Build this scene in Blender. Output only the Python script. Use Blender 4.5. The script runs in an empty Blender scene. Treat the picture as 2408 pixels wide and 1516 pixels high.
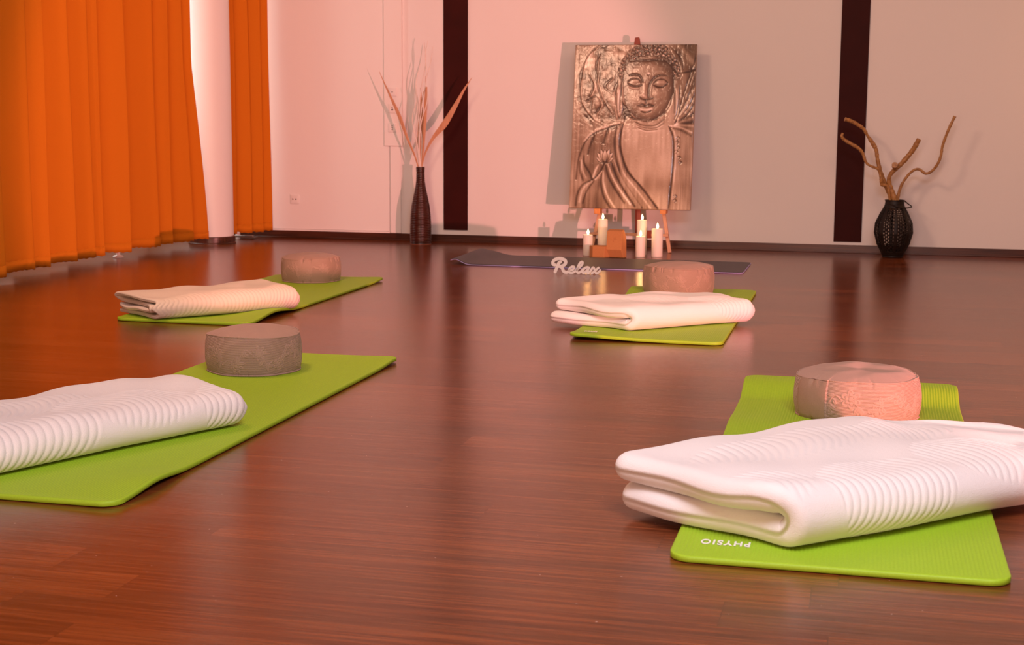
import bpy, math, random
import numpy as np
from mathutils import Vector, Matrix
PI = math.pi
sc = bpy.context.scene
col = sc.collection
rng = random.Random(7)

# ------------------------------------------------------------------ camera model (used to measure the room)
F = 3383.0; TH = math.atan(488 / 3383.0); RO = .0056; YAW = math.radians(13.8); CH = .85
def _rot(v):
    c, s = math.cos(YAW), math.sin(YAW); return Vector((v[0]*c - v[1]*s, v[0]*s + v[1]*c, v[2]))
_f = (0, math.cos(TH), -math.sin(TH)); _u = (0, math.sin(TH), math.cos(TH))
FW = _rot(_f)
RT = _rot(tuple(math.cos(RO)*a + math.sin(RO)*b for a, b in zip((1, 0, 0), _u)))
UP = _rot(tuple(math.cos(RO)*b - math.sin(RO)*a for a, b in zip((1, 0, 0), _u)))
def ray(x, y): return FW + RT*((x-1204)/F) + UP*((758-y)/F)
def wl(x, y, Y):
    d = ray(x, y); t = Y/d.y; return Vector((d.x*t, Y, CH + d.z*t))

cam = bpy.data.cameras.new('camera'); camo = bpy.data.objects.new('camera', cam); col.objects.link(camo)
camo.matrix_world = Matrix(((RT.x, UP.x, -FW.x, 0), (RT.y, UP.y, -FW.y, 0), (RT.z, UP.z, -FW.z, CH), (0, 0, 0, 1)))
cam.sensor_width = 36; cam.lens = F/2408*36; cam.clip_start = .05
cam.dof.use_dof = True; cam.dof.focus_distance = 4.3; cam.dof.aperture_fstop = 9
sc.camera = camo
sc.view_settings.view_transform = 'Standard'; sc.view_settings.look = 'None'
sc.view_settings.gamma = 1; sc.view_settings.exposure = 0; sc.view_settings.use_curve_mapping = False

# ------------------------------------------------------------------ materials
def mat(name, color=(.8, .8, .8), rough=.6, metal=0, spec=.5, **kw):
    m = bpy.data.materials.new(name); m.use_nodes = True
    b = m.node_tree.nodes['Principled BSDF']
    b.inputs['Base Color'].default_value = (*color, 1); b.inputs['Roughness'].default_value = rough
    b.inputs['Metallic'].default_value = metal; b.inputs['Specular IOR Level'].default_value = spec
    for k, v in kw.items(): b.inputs[k.replace('_', ' ')].default_value = v
    return m
class G:
    """tiny node-graph helper"""
    def __init__(s, m): s.t = m.node_tree; s.b = s.t.nodes['Principled BSDF']
    def n(s, typ, ins=None, **attrs):
        x = s.t.nodes.new(typ)
        for k, v in attrs.items(): setattr(x, k, v)
        for k, v in (ins or {}).items():
            if hasattr(v, 'is_output'): s.t.links.new(v, x.inputs[k])
            else: x.inputs[k].default_value = v
        return x
    def l(s, a, b): s.t.links.new(a, s.b.inputs[b] if isinstance(b, str) else b)
    def math(s, op, a, b=0.0, c=0.0):
        x = s.n('ShaderNodeMath', operation=op)
        for i, v in enumerate((a, b, c)):
            if hasattr(v, 'is_output'): s.t.links.new(v, x.inputs[i])
            else: x.inputs[i].default_value = v
        return x.outputs[0]
    def co(s, kind='Object', scale=(1, 1, 1), rot=(0, 0, 0)):
        tc = s.n('ShaderNodeTexCoord'); mp = s.n('ShaderNodeMapping', {'Vector': tc.outputs[kind], 'Scale': scale, 'Rotation': rot}); return mp.outputs[0]
    def noise(s, vec, scale, detail=4, rough=.5, dist=0):
        return s.n('ShaderNodeTexNoise', {'Vector': vec, 'Scale': scale, 'Detail': detail, 'Roughness': rough, 'Distortion': dist}).outputs['Fac']
    def ramp(s, fac, stops):
        r = s.n('ShaderNodeValToRGB', {'Fac': fac}); e = r.color_ramp.elements
        while len(e) < len(stops): e.new(.5)
        for i, (p, c) in enumerate(stops): e[i].position = p; e[i].color = (*c, 1) if len(c) == 3 else c
        return r.outputs[0]
    def mix(s, fac, a, b, blend='MIX'):
        x = s.n('ShaderNodeMix', data_type='RGBA', blend_type=blend)
        for i, v in ((0, fac), (6, a), (7, b)):
            if hasattr(v, 'is_output'): s.t.links.new(v, x.inputs[i])
            else: x.inputs[i].default_value = v if i == 0 else (*v, 1) if len(v) == 3 else v
        return x.outputs[2]
    def bump(s, h, dist, strength=1.0):
        x = s.n('ShaderNodeBump', {'Height': h, 'Distance': dist, 'Strength': strength}); s.l(x.outputs[0], 'Normal')

def simple(name, c, rough, nscale=40, amt=.12, bump=.0004, **kw):
    m = mat(name, c, rough, **kw); g = G(m); v = g.co(); n = g.noise(v, nscale)
    lo = tuple(x*(1-amt) for x in c); hi = tuple(min(1, x*(1+amt)) for x in c)
    g.l(g.ramp(n, [(.3, lo), (.7, hi)]), 'Base Color')
    if bump: g.bump(n, bump)
    return m

# floor: dark reddish planks with long grain running parallel to the far wall
def floor_mat():
    m = mat('floor_wood', (.1, .03, .012), .3, spec=.72, Specular_Tint=(1, .74, .58, 1)); g = G(m)
    v = g.co('Object'); sep = g.n('ShaderNodeSeparateXYZ', {'Vector': v})
    W, L = .13, 1.25
    row = g.math('FLOOR', g.math('DIVIDE', sep.outputs[1], W))
    rr = g.n('ShaderNodeTexWhiteNoise', {'W': row}, noise_dimensions='1D').outputs['Value']
    xs = g.math('ADD', g.math('DIVIDE', sep.outputs[0], L), g.math('MULTIPLY', rr, 7.3))
    pid = g.math('ADD', g.math('MULTIPLY', g.math('FLOOR', xs), 17.13), row)
    pr = g.n('ShaderNodeTexWhiteNoise', {'W': pid}, noise_dimensions='1D').outputs['Value']
    cv = g.n('ShaderNodeCombineXYZ', {'X': sep.outputs[0], 'Y': g.math('ADD', sep.outputs[1], g.math('MULTIPLY', pr, 31.0)), 'Z': pr}).outputs[0]
    mp = lambda sx, sy: g.n('ShaderNodeMapping', {'Vector': cv, 'Scale': (sx, sy, 1)}).outputs[0]
    g1 = g.noise(mp(.8, 24), 3, 7, .66, .5)
    g2 = g.noise(mp(2.2, 120), 3, 4, .6)
    g3 = g.noise(mp(.6, 2.5), 2.0, 3, .5)
    t = g.math('ADD', g.math('MULTIPLY', g1, .55), g.math('ADD', g.math('MULTIPLY', g2, .3), g.math('MULTIPLY', pr, .08)))
    c = g.ramp(t, [(.30, (.045, .010, .003)), (.42, (.125, .027, .007)), (.50, (.20, .047, .012)), (.62, (.285, .080, .022))])
    c = g.mix(g.math('MULTIPLY', g.ramp(g3, [(.45, (0, 0, 0)), (.7, (1, 1, 1))]), .35), c, (.09, .038, .014))
    # joints
    fy = g.math('FRACT', g.math('DIVIDE', sep.outputs[1], W)); fx = g.math('FRACT', xs)
    jy = g.math('LESS_THAN', g.math('ABSOLUTE', g.math('SUBTRACT', fy, .5)), .4925)
    jx = g.math('LESS_THAN', g.math('ABSOLUTE', g.math('SUBTRACT', fx, .5)), .4991)
    j = g.math('MULTIPLY', jx, jy)
    c = g.mix(g.math('MULTIPLY', g.math('SUBTRACT', 1.0, j), .45), c, (.03, .008, .004))
    # specks of lint and fine scratches
    sp = g.noise(v, 95, 1, .5); c = g.mix(g.ramp(sp, [(.795, (0, 0, 0)), (.81, (1, 1, 1))]), c, (.5, .33, .25))
    g.l(c, 'Base Color')
    rg = g.math('ADD', .13, g.math('MULTIPLY', g2, .12)); g.l(rg, 'Roughness')
    hh = g.math('ADD', g.math('MULTIPLY', g2, .7), g.math('MULTIPLY', g1, .5)); g.bump(hh, .0006, .6)
    return m
M = {}
M['floor'] = floor_mat()
def wall_mat(name, c, sc_=90, b=.0006):
    m = mat(name, c, .75, spec=.25); g = G(m); v = g.co(); n = g.noise(v, sc_, 5, .6)
    g.bump(n, b, .6); return m
M['wall'] = wall_mat('wall_paint', (.80, .77, .75))
M['panel'] = wall_mat('panel_white', (.83, .79, .76), 20, .0002)
M['ceil'] = wall_mat('ceiling_paint', (.75, .66, .58))
M['warmwall'] = wall_mat('warm_paint', (.72, .55, .42))
M['stripe'] = simple('dark_lacquer', (.035, .0035, .0022), .6, 6, .15, 0, spec=.12)
m = mat('baseboard_wood', (.07, .02, .009), .32); g = G(m); n = g.noise(g.co(scale=(1.2, 40, 40)), 3, 5, .6, .4)
g.l(g.ramp(n, [(.3, (.03, .009, .005)), (.7, (.11, .032, .015))]), 'Base Color'); M['base'] = m
M['white_plastic'] = simple('white_plastic', (.82, .78, .75), .35, 8, .03, 0)
M['dark'] = mat('dark_hole', (.01, .006, .005), .7)
M['metal'] = simple('brushed_metal', (.62, .58, .56), .3, 60, .1, 0, metal=1)
M['black_metal'] = simple('black_wicker_metal', (.011, .006, .004), .5, 120, .3, .0004, spec=.3)
# curtain cloth
m = bpy.data.materials.new('orange_curtain_cloth'); m.use_nodes = True; nt = m.node_tree; b = nt.nodes['Principled BSDF']
g = G(m); v = g.co(); n = g.noise(g.co(scale=(60, 60, 260)), 6, 3, .6)
b.inputs['Base Color'].default_value = (.80, .155, .006, 1); b.inputs['Roughness'].default_value = .85; b.inputs['Specular IOR Level'].default_value = .15
g.l(g.ramp(n, [(.3, (.60, .175, .008)), (.7, (.70, .21, .011))]), 'Base Color'); g.bump(n, .0004, .5)
tr = nt.nodes.new('ShaderNodeBsdfTranslucent'); tr.inputs['Color'].default_value = (1, .33, .018, 1)
mx = nt.nodes.new('ShaderNodeMixShader'); mx.inputs[0].default_value = .14
nt.links.new(b.outputs[0], mx.inputs[1]); nt.links.new(tr.outputs[0], mx.inputs[2]); nt.links.new(mx.outputs[0], nt.nodes['Material Output'].inputs[0])
M['curtain'] = m
# mats
def foam(name, c, c2, rough=.55):
    m = mat(name, c, rough, spec=.35); g = G(m); n = g.noise(g.co(), 260, 3, .6)
    g.l(g.ramp(n, [(.35, c), (.65, c2)]), 'Base Color'); g.bump(n, .0003, .5); return m
M['green'] = foam('lime_foam', (.30, .50, .018), (.34, .55, .025))
M['slate'] = foam('slate_foam', (.075, .07, .085), (.09, .085, .10))
M['violet'] = foam('lilac_foam', (.55, .50, .95), (.60, .55, .98))
M['print'] = mat('white_print', (.8, .8, .72), .6)
# fleece
m = mat('white_fleece', (.84, .80, .77), .95, spec=.1, Sheen_Weight=.25, Sheen_Roughness=.6); g = G(m); v = g.co()
n = g.noise(v, 420, 3, .7); n2 = g.noise(v, 60, 3, .6); g.bump(g.math('ADD', n, g.math('MULTIPLY', n2, .8)), .0016, .6); M['fleece'] = m
m = mat('cream_fleece', (.78, .66, .53), .95, spec=.1, Sheen_Weight=.2); g = G(m); v = g.co()
n = g.noise(v, 420, 3, .7); n2 = g.noise(v, 60, 3, .6); g.bump(g.math('ADD', n, g.math('MULTIPLY', n2, .8)), .0016, .6); M['cream'] = m
# cushion cloth with woven stripes and raised floral figure
def cloth_mat(name, stripes=True):
    m = mat(name, (.36, .23, .18), .62, spec=.3, Sheen_Weight=.15); g = G(m)
    v = g.co(); sep = g.n('ShaderNodeSeparateXYZ', {'Vector': v})
    at = g.n('ShaderNodeAttribute', attribute_name='motif').outputs['Fac']
    if stripes: st = g.math('SINE', g.math('MULTIPLY', sep.outputs[2], 2*PI/.0034))
    else: st = g.math('SINE', g.math('MULTIPLY', g.math('ADD', sep.outputs[0], sep.outputs[1]), 2*PI/.0036))
    inv = g.math('SUBTRACT', 1.0, at)
    s2 = g.math('MULTIPLY', st, inv)
    c = g.ramp(g.math('ADD', .5, g.math('MULTIPLY', s2, .5 if stripes else .15)), [(0, (.30, .185, .135)), (.5, (.40, .255, .195)), (1, (.47, .31, .24))])
    g.l(c, 'Base Color')
    nn = g.noise(v, 500, 2, .5)
    g.bump(g.math('ADD', g.math('MULTIPLY', s2, .5 if stripes else .12), g.math('ADD', g.math('MULTIPLY', at, 1.0), g.math('MULTIPLY', nn, .25))), .0011, .8)
    return m
M['cloth_plain'] = simple('taupe_satin', (.34, .21, .155), .5, 300, .06, .0003); M['cloth'] = cloth_mat('taupe_brocade'); M['cloth_top'] = cloth_mat('taupe_brocade_top', False)
M['cork'] = simple('cork', (.50, .215, .07), .85, 700, .22, .0003)
M['wax'] = mat('candle_wax', (.86, .80, .70), .45, Subsurface_Weight=.35); M['wax'].node_tree.nodes['Principled BSDF'].inputs['Subsurface Radius'].default_value = (.02, .012, .006)
m = mat('flame', (1, .6, .2), .5); b = m.node_tree.nodes['Principled BSDF']; b.inputs['Emission Color'].default_value = (1, .72, .34, 1); b.inputs['Emission Strength'].default_value = 14; M['flame'] = m
M['sign'] = simple('white_lacquer', (.90, .87, .86), .5, 20, .03, 0)
def wood(name, a, b_, sc=(30, 30, 2)):
    m = mat(name, a, .5); g = G(m); n = g.noise(g.co(scale=sc), 4, 5, .6, .6); g.l(g.ramp(n, [(.3, a), (.7, b_)]), 'Base Color'); g.bump(n, .0004, .5); return m
M['pine'] = wood('light_beech', (.50, .26, .15), (.66, .38, .24)); M['redwood'] = wood('red_brown_beech', (.19, .028, .010), (.28, .05, .018))
M['orangewood'] = wood('orange_beech', (.52, .19, .05), (.62, .26, .08))
M['branch'] = wood('driftwood', (.22, .09, .024), (.52, .27, .085), (20, 20, 20))
M['leaf'] = wood('dried_leaf', (.45, .20, .10), (.64, .34, .19), (60, 60, 4))
M['twig'] = simple('pale_twig', (.80, .70, .64), .6, 30, .1, 0)
M['vase'] = simple('dark_brown_glaze', (.045, .010, .006), .28, 30, .3, 0)

# ------------------------------------------------------------------ object helpers
def tag(o, label=None, cat=None, group=None, kind=None):
    if label: o['label'] = label
    if cat: o['category'] = cat
    if group: o['group'] = group
    if kind: o['kind'] = kind
    return o
def empty(name, loc=(0, 0, 0), rz=0, **k):
    o = bpy.data.objects.new(name, None); col.objects.link(o); o.location = loc; o.rotation_euler = (0, 0, rz); o.empty_display_size = .05
    return tag(o, **k)
def mesh(name, v, f, m, parent=None, smooth=True, auto=None, attr=None, colors=None):
    me = bpy.data.meshes.new(name)
    if isinstance(v, np.ndarray) and isinstance(f, np.ndarray):
        me.vertices.add(len(v)); me.vertices.foreach_set('co', v.astype(np.float32).ravel())
        n, k = f.shape
        me.loops.add(n*k); me.loops.foreach_set('vertex_index', f.astype(np.int32).ravel())
        me.polygons.add(n); me.polygons.foreach_set('loop_start', np.arange(0, n*k, k, dtype=np.int32))
        me.update(calc_edges=True); me.validate()
    else:
        me.from_pydata([tuple(x) for x in v], [], [tuple(x) for x in f]); me.update()
    if attr is not None:
        a = me.attributes.new('motif', 'FLOAT', 'POINT'); a.data.foreach_set('value', attr.astype(np.float32).ravel())
    if colors is not None:
        a = me.color_attributes.new('paint', 'FLOAT_COLOR', 'POINT'); a.data.foreach_set('color', colors.astype(np.float32).ravel())
    if smooth is True: me.polygons.foreach_set('use_smooth', [True]*len(me.polygons))
    if auto is not None:
        me.polygons.foreach_set('use_smooth', [True]*len(me.polygons)); me.set_sharp_from_angle(angle=auto)
    me.materials.append(m)
    o = bpy.data.objects.new(name, me); col.objects.link(o)
    if parent: o.parent = parent
    return o
def gridfaces(nu, nv, wu=False, wv=False, off=0):
    i = np.arange(nu if wu else nu-1); j = np.arange(nv if wv else nv-1)
    I, J = np.meshgrid(i, j, indexing='ij'); I2 = (I+1) % nu; J2 = (J+1) % nv
    return (np.stack([I*nv+J, I2*nv+J, I2*nv+J2, I*nv+J2], -1).reshape(-1, 4)) + off
class MB:
    def __init__(s): s.v = []; s.f = []
    def box(s, x0, x1, y0, y1, z0, z1, T=None):
        n = len(s.v); p = [(x, y, z) for x in (x0, x1) for y in (y0, y1) for z in (z0, z1)]
        if T: p = [tuple(T @ Vector(q)) for q in p]
        s.v += p; s.f += [tuple(n+i for i in q) for q in ((0, 1, 3, 2), (4, 6, 7, 5), (0, 4, 5, 1), (2, 3, 7, 6), (0, 2, 6, 4), (1, 5, 7, 3))]; return s
    def bar(s, a, b, w, d, up=(0, 1, 0)):
        a, b = Vector(a), Vector(b); z = (b-a).normalized(); x = Vector(up).cross(z).normalized(); y = z.cross(x)
        n = len(s.v)
        for p in (a, b):
            for sx, sy in ((-1, -1), (1, -1), (1, 1), (-1, 1)): s.v.append(tuple(p + x*sx*w/2 + y*sy*d/2))
        s.f += [tuple(n+i for i in q) for q in ((3, 2, 1, 0), (4, 5, 6, 7), (0, 1, 5, 4), (1, 2, 6, 5), (2, 3, 7, 6), (3, 0, 4, 7))]; return s
    def lathe(s, prof, c=(0, 0, 0), seg=48, cap0=True, cap1=True):
        n = len(s.v); k = len(prof)
        for r, z in prof:
            for i in range(seg): a = 2*PI*i/seg; s.v.append((c[0]+r*math.cos(a), c[1]+r*math.sin(a), c[2]+z))
        for j in range(k-1):
            for i in range(seg): i2 = (i+1) % seg; s.f.append((n+j*seg+i, n+j*seg+i2, n+(j+1)*seg+i2, n+(j+1)*seg+i))
        if cap0: s.f.append(tuple(n+i for i in reversed(range(seg))))
        if cap1: s.f.append(tuple(n+(k-1)*seg+i for i in range(seg)))
        return s
    def tube(s, pts, rad, seg=12, flat=1.0, flatdir=None):
        pts = [Vector(p) for p in pts]; n = len(s.v); k = len(pts)
        if not hasattr(rad, '__len__'): rad = [rad]*k
        ref = Vector(flatdir) if flatdir else Vector((.13, .2, .97))
        for i, p in enumerate(pts):
            t = (pts[min(i+1, k-1)]-pts[max(i-1, 0)]).normalized()
            x = t.cross(ref); x = x.normalized() if x.length > 1e-4 else Vector((1, 0, 0)); y = x.cross(t).normalized()
            for q in range(seg): a = 2*PI*q/seg; s.v.append(tuple(p + x*math.cos(a)*rad[i] + y*math.sin(a)*rad[i]*flat))
        for i in range(k-1):
            for q in range(seg): q2 = (q+1) % seg; s.f.append((n+i*seg+q, n+i*seg+q2, n+(i+1)*seg+q2, n+(i+1)*seg+q))
        s.f.append(tuple(n+q for q in reversed(range(seg)))); s.f.append(tuple(n+(k-1)*seg+q for q in range(seg))); return s
    def make(s, name, m, parent=None, auto=.6, bevel=0):
        o = mesh(name, s.v, s.f, m, parent, smooth=False, auto=auto)
        if bevel:
            b = o.modifiers.new('bevel', 'BEVEL'); b.width = bevel; b.segments = 3; b.limit_method = 'ANGLE'
        return o
def cr(pts, n):
    """Catmull-Rom through pts, n samples"""
    P = np.array(pts, float); k = len(P); P = np.vstack([2*P[0]-P[1], P, 2*P[-1]-P[-2]])
    t = np.linspace(0, k-1-1e-9, n); i = t.astype(int); u = (t-i)[:, None]
    a, b, c, d = P[i], P[i+1], P[i+2], P[i+3]
    return .5*((2*b) + (-a+c)*u + (2*a-5*b+4*c-d)*u*u + (-a+3*b-3*c+d)*u**3)
def struct(name, mb, m, bevel=0): return tag(mb.make(name, m, bevel=bevel), kind='structure')

# ------------------------------------------------------------------ the room
YW = 9.30; XL = -4.95; XR = 4.3; YR = -3.2; ZC = 2.9
struct('floor', MB().box(XL-.2, XR+.2, YR-.2, YW+.2, -.1, 0), M['floor'])
struct('ceiling', MB().box(XL-.2, XR+.2, YR-.2, YW+.2, ZC, ZC+.1), M['ceil'])
struct('wall_back', MB().box(XL-.2, XR+.2, YW, YW+.2, 0, ZC), M['wall'])
struct('wall_right', MB().box(XR, XR+.2, YR, YW, 0, ZC), M['warmwall'])
struct('wall_front', MB().box(XL-.2, XR+.2, YR-.2, YR, 0, ZC), M['warmwall'])
wy0, wy1, wz0, wz1 = 7.1, 9.1, .45, 2.6
wm = MB(); wm.box(XL-.2, XL, YR, wy0, 0, ZC); wm.box(XL-.2, XL, wy1, YW, 0, ZC); wm.box(XL-.2, XL, wy0, wy1, 0, wz0); wm.box(XL-.2, XL, wy0, wy1, wz1, ZC)
struct('wall_left', wm, M['wall'])
wf = MB(); nwin = 2
for i in range(nwin+1):
    y = wy0+(wy1-wy0)*i/nwin; wf.box(XL-.13, XL-.06, y-.03 if i else y, y+.03 if i < nwin else y, wz0, wz1)
wf.box(XL-.13, XL-.06, wy0, wy1, wz0, wz0+.06); wf.box(XL-.13, XL-.06, wy0, wy1, wz1-.06, wz1)
win = struct('window_1', wf, M['white_plastic'])
gm = bpy.data.materials.new('window_glass'); gm.use_nodes = True; nt = gm.node_tree; nt.nodes.remove(nt.nodes['Principled BSDF'])
t1 = nt.nodes.new('ShaderNodeBsdfTransparent'); g1 = nt.nodes.new('ShaderNodeBsdfGlossy'); g1.inputs['Roughness'].default_value = .02
mx = nt.nodes.new('ShaderNodeMixShader'); mx.inputs[0].default_value = .06
nt.links.new(t1.outputs[0], mx.inputs[1]); nt.links.new(g1.outputs[0], mx.inputs[2]); nt.links.new(mx.outputs[0], nt.nodes['Material Output'].inputs[0])
MB().box(XL-.10, XL-.09, wy0+.01, wy1-.01, wz0+.05, wz1-.05).make('glass_pane', gm, win)
bb = MB(); bb.box(XL, XR, YW-.013, YW, 0, .05); bb.box(XL, XR, YW-.018, YW-.013, 0, .008)
struct('baseboard_back', bb, M['base'], .002)
struct('baseboard_right', MB().box(XR-.013, XR, YR, YW-.02, 0, .05), M['base'])
# dark vertical boards on the back wall
a = wl(1044, 538, YW); b_ = wl(1100, 538, YW)
struct('trim_1', MB().box(a.x, b_.x, YW-.008, YW, .082, ZC), M['stripe'])
a = wl(1960, 565, YW); b_ = wl(2025, 567, YW)
struct('trim_2', MB().box(a.x, b_.x, YW-.008, YW, .07, ZC), M['stripe'])
# white wall panel at the left with its edge strip
a = wl(917, 540, YW).x
pn = MB(); pn.box(XL, a, YW-.012, YW, .062, ZC); pn.box(XL, a+.004, YW-.018, YW, .05, .060)
struct('trim_3', pn, M['panel'], .002)
struct('trim_4', MB().box(a+.008, a+.085, YW-.014, YW, .05, ZC), M['panel'], .006)
# raised duct carrying switches
d0 = wl(904, 343, YW-.022); d1 = wl(946, 343, YW-.022); dz = d0.z
duct = struct('trim_5', MB().box(d0.x, d1.x, YW-.027, YW, dz, ZC), M['panel'], .003)
def plate(name, px, py, label, cat, holes, group=None, face=YW-.027, s=.066):
    c = wl(px, py, face-.004)
    t = empty(name, (c.x, face, c.z), label=label, cat=cat, group=group)
    MB().box(-s/2, s/2, -.007, 0, -s/2, s/2).make('cover_plate', M['white_plastic'], t, bevel=.002)
    rr = MB(); rr.box(-s*.36, s*.36, -.010, -.0065, -s*.36, s*.36); rr.make('insert', M['white_plastic'], t, bevel=.0015)
    for (hx, hz, r) in holes:
        h = MB(); k = len(h.v)
        for yy in (-.0112, -.0095):
            for i in range(16): h.v.append((hx+r*math.cos(2*PI*i/16), yy, hz+r*math.sin(2*PI*i/16)))
        h.f.append(tuple(range(16))); h.f += [(i, 16+i, 16+(i+1) % 16, (i+1) % 16) for i in range(16)]
        h.make('hole', M['dark'], t)
    return t
plate('wall_socket', 693, 468, 'white double-hole power socket low on the wall by the orange curtain', 'socket', [(-.0115, 0, .0045), (.0115, 0, .0045)], face=YW-.012, s=.064)
plate('wall_plate', 923, 216, 'topmost of three white plates on the raised wall strip, one hole', 'wall plate', [(0, 0, .004)], s=.06)
plate('wall_plate', 923, 255, 'middle of three white plates on the raised wall strip, two slots', 'wall plate', [(0, .006, .0035), (0, -.008, .006)], s=.06)
plate('wall_plate', 923, 300, 'lowest of three white plates on the raised wall strip, crossed by a leaf shadow', 'wall plate', [(0, .012, .004), (0, 0, .004), (0, -.012, .004)], s=.06)

# round white column with a dark base ring
ct = empty('round_column', (-4.2, 8.76, 0), label='round white column between the two orange curtains', cat='column'); ct['kind'] = 'structure'
MB().lathe([(.142, .0), (.142, ZC)], seg=96).make('shaft', M['wall'], ct)
MB().lathe([(.156, 0), (.156, .006), (.150, .010), (.150, .046), (.146, .05), (.1421, .05)], seg=96, cap1=False).make('base_ring', M['base'], ct)

# ------------------------------------------------------------------ curtains
def curtain(name, path_edges, amp, x0, z0, z1, label, flare=None, seed=1):
    """path_edges: list of (Y, X) of the fold edges that stand out towards the room"""
    r = random.Random(seed); P = []
    for i in range(len(path_edges)-1):
        (ya, xa), (yb, xb) = path_edges[i], path_edges[i+1]; w = yb-ya; A = min(amp, w*.95)*(.8+.4*r.random())
        P += [(xa, ya), (xa-A*.75, ya-.015), (xa-A, ya+.02), (xa*.5+xb*.5-A*.45, ya+w*.45), (xb-A*.12, yb-w*.16)]
    P.append((path_edges[-1][1], path_edges[-1][0]))
    n = len(P)*9; C = cr(P, n); nz = 40; Z = np.linspace(z0, z1, nz)
    V = np.zeros((n, nz, 3))
    ph = np.cumsum(np.r_[0, np.hypot(*np.diff(C, axis=0).T)])
    for j, z in enumerate(Z):
        h = (z-z0)/(z1-z0)
        V[:, j, 0] = C[:, 0] + .012*h*np.sin(ph*9+2*h) - .004*np.sin(z*3+ph*4)
        V[:, j, 1] = C[:, 1] + .010*np.sin(ph*6+h*3)*h
        if flare: V[:, j, 1] += flare(C[:, 1], z)
        V[:, j, 2] = z + (.0025*np.sin(ph*150) + .004*np.sin(ph*21))*(j == 0)
    o = mesh(name, V.reshape(-1, 3), gridfaces(n, nz), M['curtain'])
    s = o.modifiers.new('thick', 'SOLIDIFY'); s.thickness = .0012
    # hem stitched as a doubled band
    hem = V[:, :3, :].copy(); H = np.zeros((n, 2, 3)); N = np.zeros((n, 2)); t = np.gradient(C, axis=0); t /= np.linalg.norm(t, axis=1)[:, None]+1e-9
    nrm = np.stack([t[:, 1], -t[:, 0]], 1)
    for k, zz in enumerate((z0+.001, z0+.055)):
        H[:, k, 0] = V[:, 0, 0]+nrm[:, 0]*.002; H[:, k, 1] = V[:, 0, 1]+nrm[:, 1]*.002; H[:, k, 2] = V[:, 0, 2]+zz-z0
    t_ = empty(name+'_drape', (0, 0, 0), label=label, cat='curtain')
    t_.name = name; o.name = 'panel'; o.parent = t_
    h = mesh('hem', H.reshape(-1, 3), gridfaces(n, 2), M['curtain'], t_); s = h.modifiers.new('thick', 'SOLIDIFY'); s.thickness = .001
    return t_
E1 = [(5.0, -4.12), (5.2, -4.13), (5.45, -4.12), (5.72, -4.12), (5.95, -4.12), (6.26, -4.115), (6.58, -4.15), (6.72, -4.15), (7.01, -4.165), (7.25, -4.19), (7.36, -4.20), (7.61, -4.165), (7.98, -4.175), (8.12, -4.16), (8.36, -4.135), (8.52, -4.11)]
def fl1(y, z):
    k = np.clip((y-7.9)/.62, 0, 1)**2; return -.17*k*min(1, (z/1.15))**1.3
curtain('long_curtain', E1, .19, -4.15, .048, 2.85, 'wide orange floor-length curtain in deep folds along the window side', fl1, 3)
E2 = [(8.9, -4.17), (9.0, -4.13), (9.10, -4.065), (9.18, -4.02), (9.255, -3.985)]
curtain('short_curtain', E2, .07, -4.1, .048, 2.85, 'narrow orange curtain hanging in the corner between column and white wall', None, 5)
# heater foot and metal plate showing beneath the curtains
t = empty('heater_foot', (-4.30, 7.70, 0), label='small round white foot showing under the long orange curtain', cat='foot')
MB().lathe([(.030, 0), (.032, .006), (.026, .012), (.012, .016), (.012, .2)], seg=32).make('foot_disc', M['white_plastic'], t)
t = empty('floor_bracket', (-4.13, 9.14, 0), label='flat metal bracket with a round stud on the floor under the corner curtain', cat='bracket')
MB().box(-.07, .075, -.05, -.03, .012, .026).make('rail', M['metal'], t, bevel=.002)
MB().box(-.07, .075, -.03, .03, .010, .014).make('base_plate', M['metal'], t, bevel=.001)
MB().lathe([(.016, 0), (.016, .04), (.012, .045)], (-.045, -.03, 0), seg=24).make('stud', M['white_plastic'], t)

# ------------------------------------------------------------------ exercise mats
def ss(x): x = np.clip(x, 0, 1); return x*x*(3-2*x)
def mat_mesh(W, L, th, wave, m, ribs=True, pitch=.0078, name='foam_pad', parent=None, rc=.045, ny=140, nx=None, tuck=0):
    n = nx or (int(W/pitch)*5 if ribs else 60)
    x = np.r_[0, .0015, np.linspace(.004, W-.004, n), W-.0015, W]; y = np.r_[0, .0015, .004, np.linspace(.01, L-.01, ny), L-.004, L-.0015, L]
    X, T = np.meshgrid(x, y/L, indexing='ij')
    d = np.minimum(X, W-X); ins = np.where(d < rc, rc-np.sqrt(np.maximum(0, rc*rc-(rc-d)**2)), 0)
    Y = ins + T*(L-2*ins); Xc = X-W/2
    e = np.minimum(np.minimum(X, W-X), np.minimum(Y-ins, L-ins-Y))
    drop = .003*(1-np.clip(e/.004, 0, 1))**2
    rb = -.0011*(.5-.5*np.cos(2*PI*X/pitch))**2 if ribs else 0*X
    rb = rb*ss(np.minimum(Y, L-Y)/.03)*ss(np.minimum(X, W-X)/.012)
    Wv = wave(Xc, Y)
    top = np.stack([Xc, Y, Wv+th-drop+rb], -1); bot = np.stack([Xc, Y, Wv+drop*.6], -1)
    nu, nv = X.shape; V = np.vstack([top.reshape(-1, 3), bot.reshape(-1, 3)]); o = nu*nv
    f = [gridfaces(nu, nv), gridfaces(nu, nv, off=o)[:, ::-1]]
    I = np.arange(nu-1)*nv; J = np.arange(nv-1)
    f.append(np.stack([I, I+o, I+nv+o, I+nv], -1)); K = np.arange(nu-1)*nv+nv-1; f.append(np.stack([K, K+nv, K+nv+o, K+o], -1))
    f.append(np.stack([J, J+1, J+1+o, J+o], -1)); Q = (nu-1)*nv+J; f.append(np.stack([Q, Q+o, Q+1+o, Q+1], -1))
    return mesh(name, V, np.vstack(f), m, parent)
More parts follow.
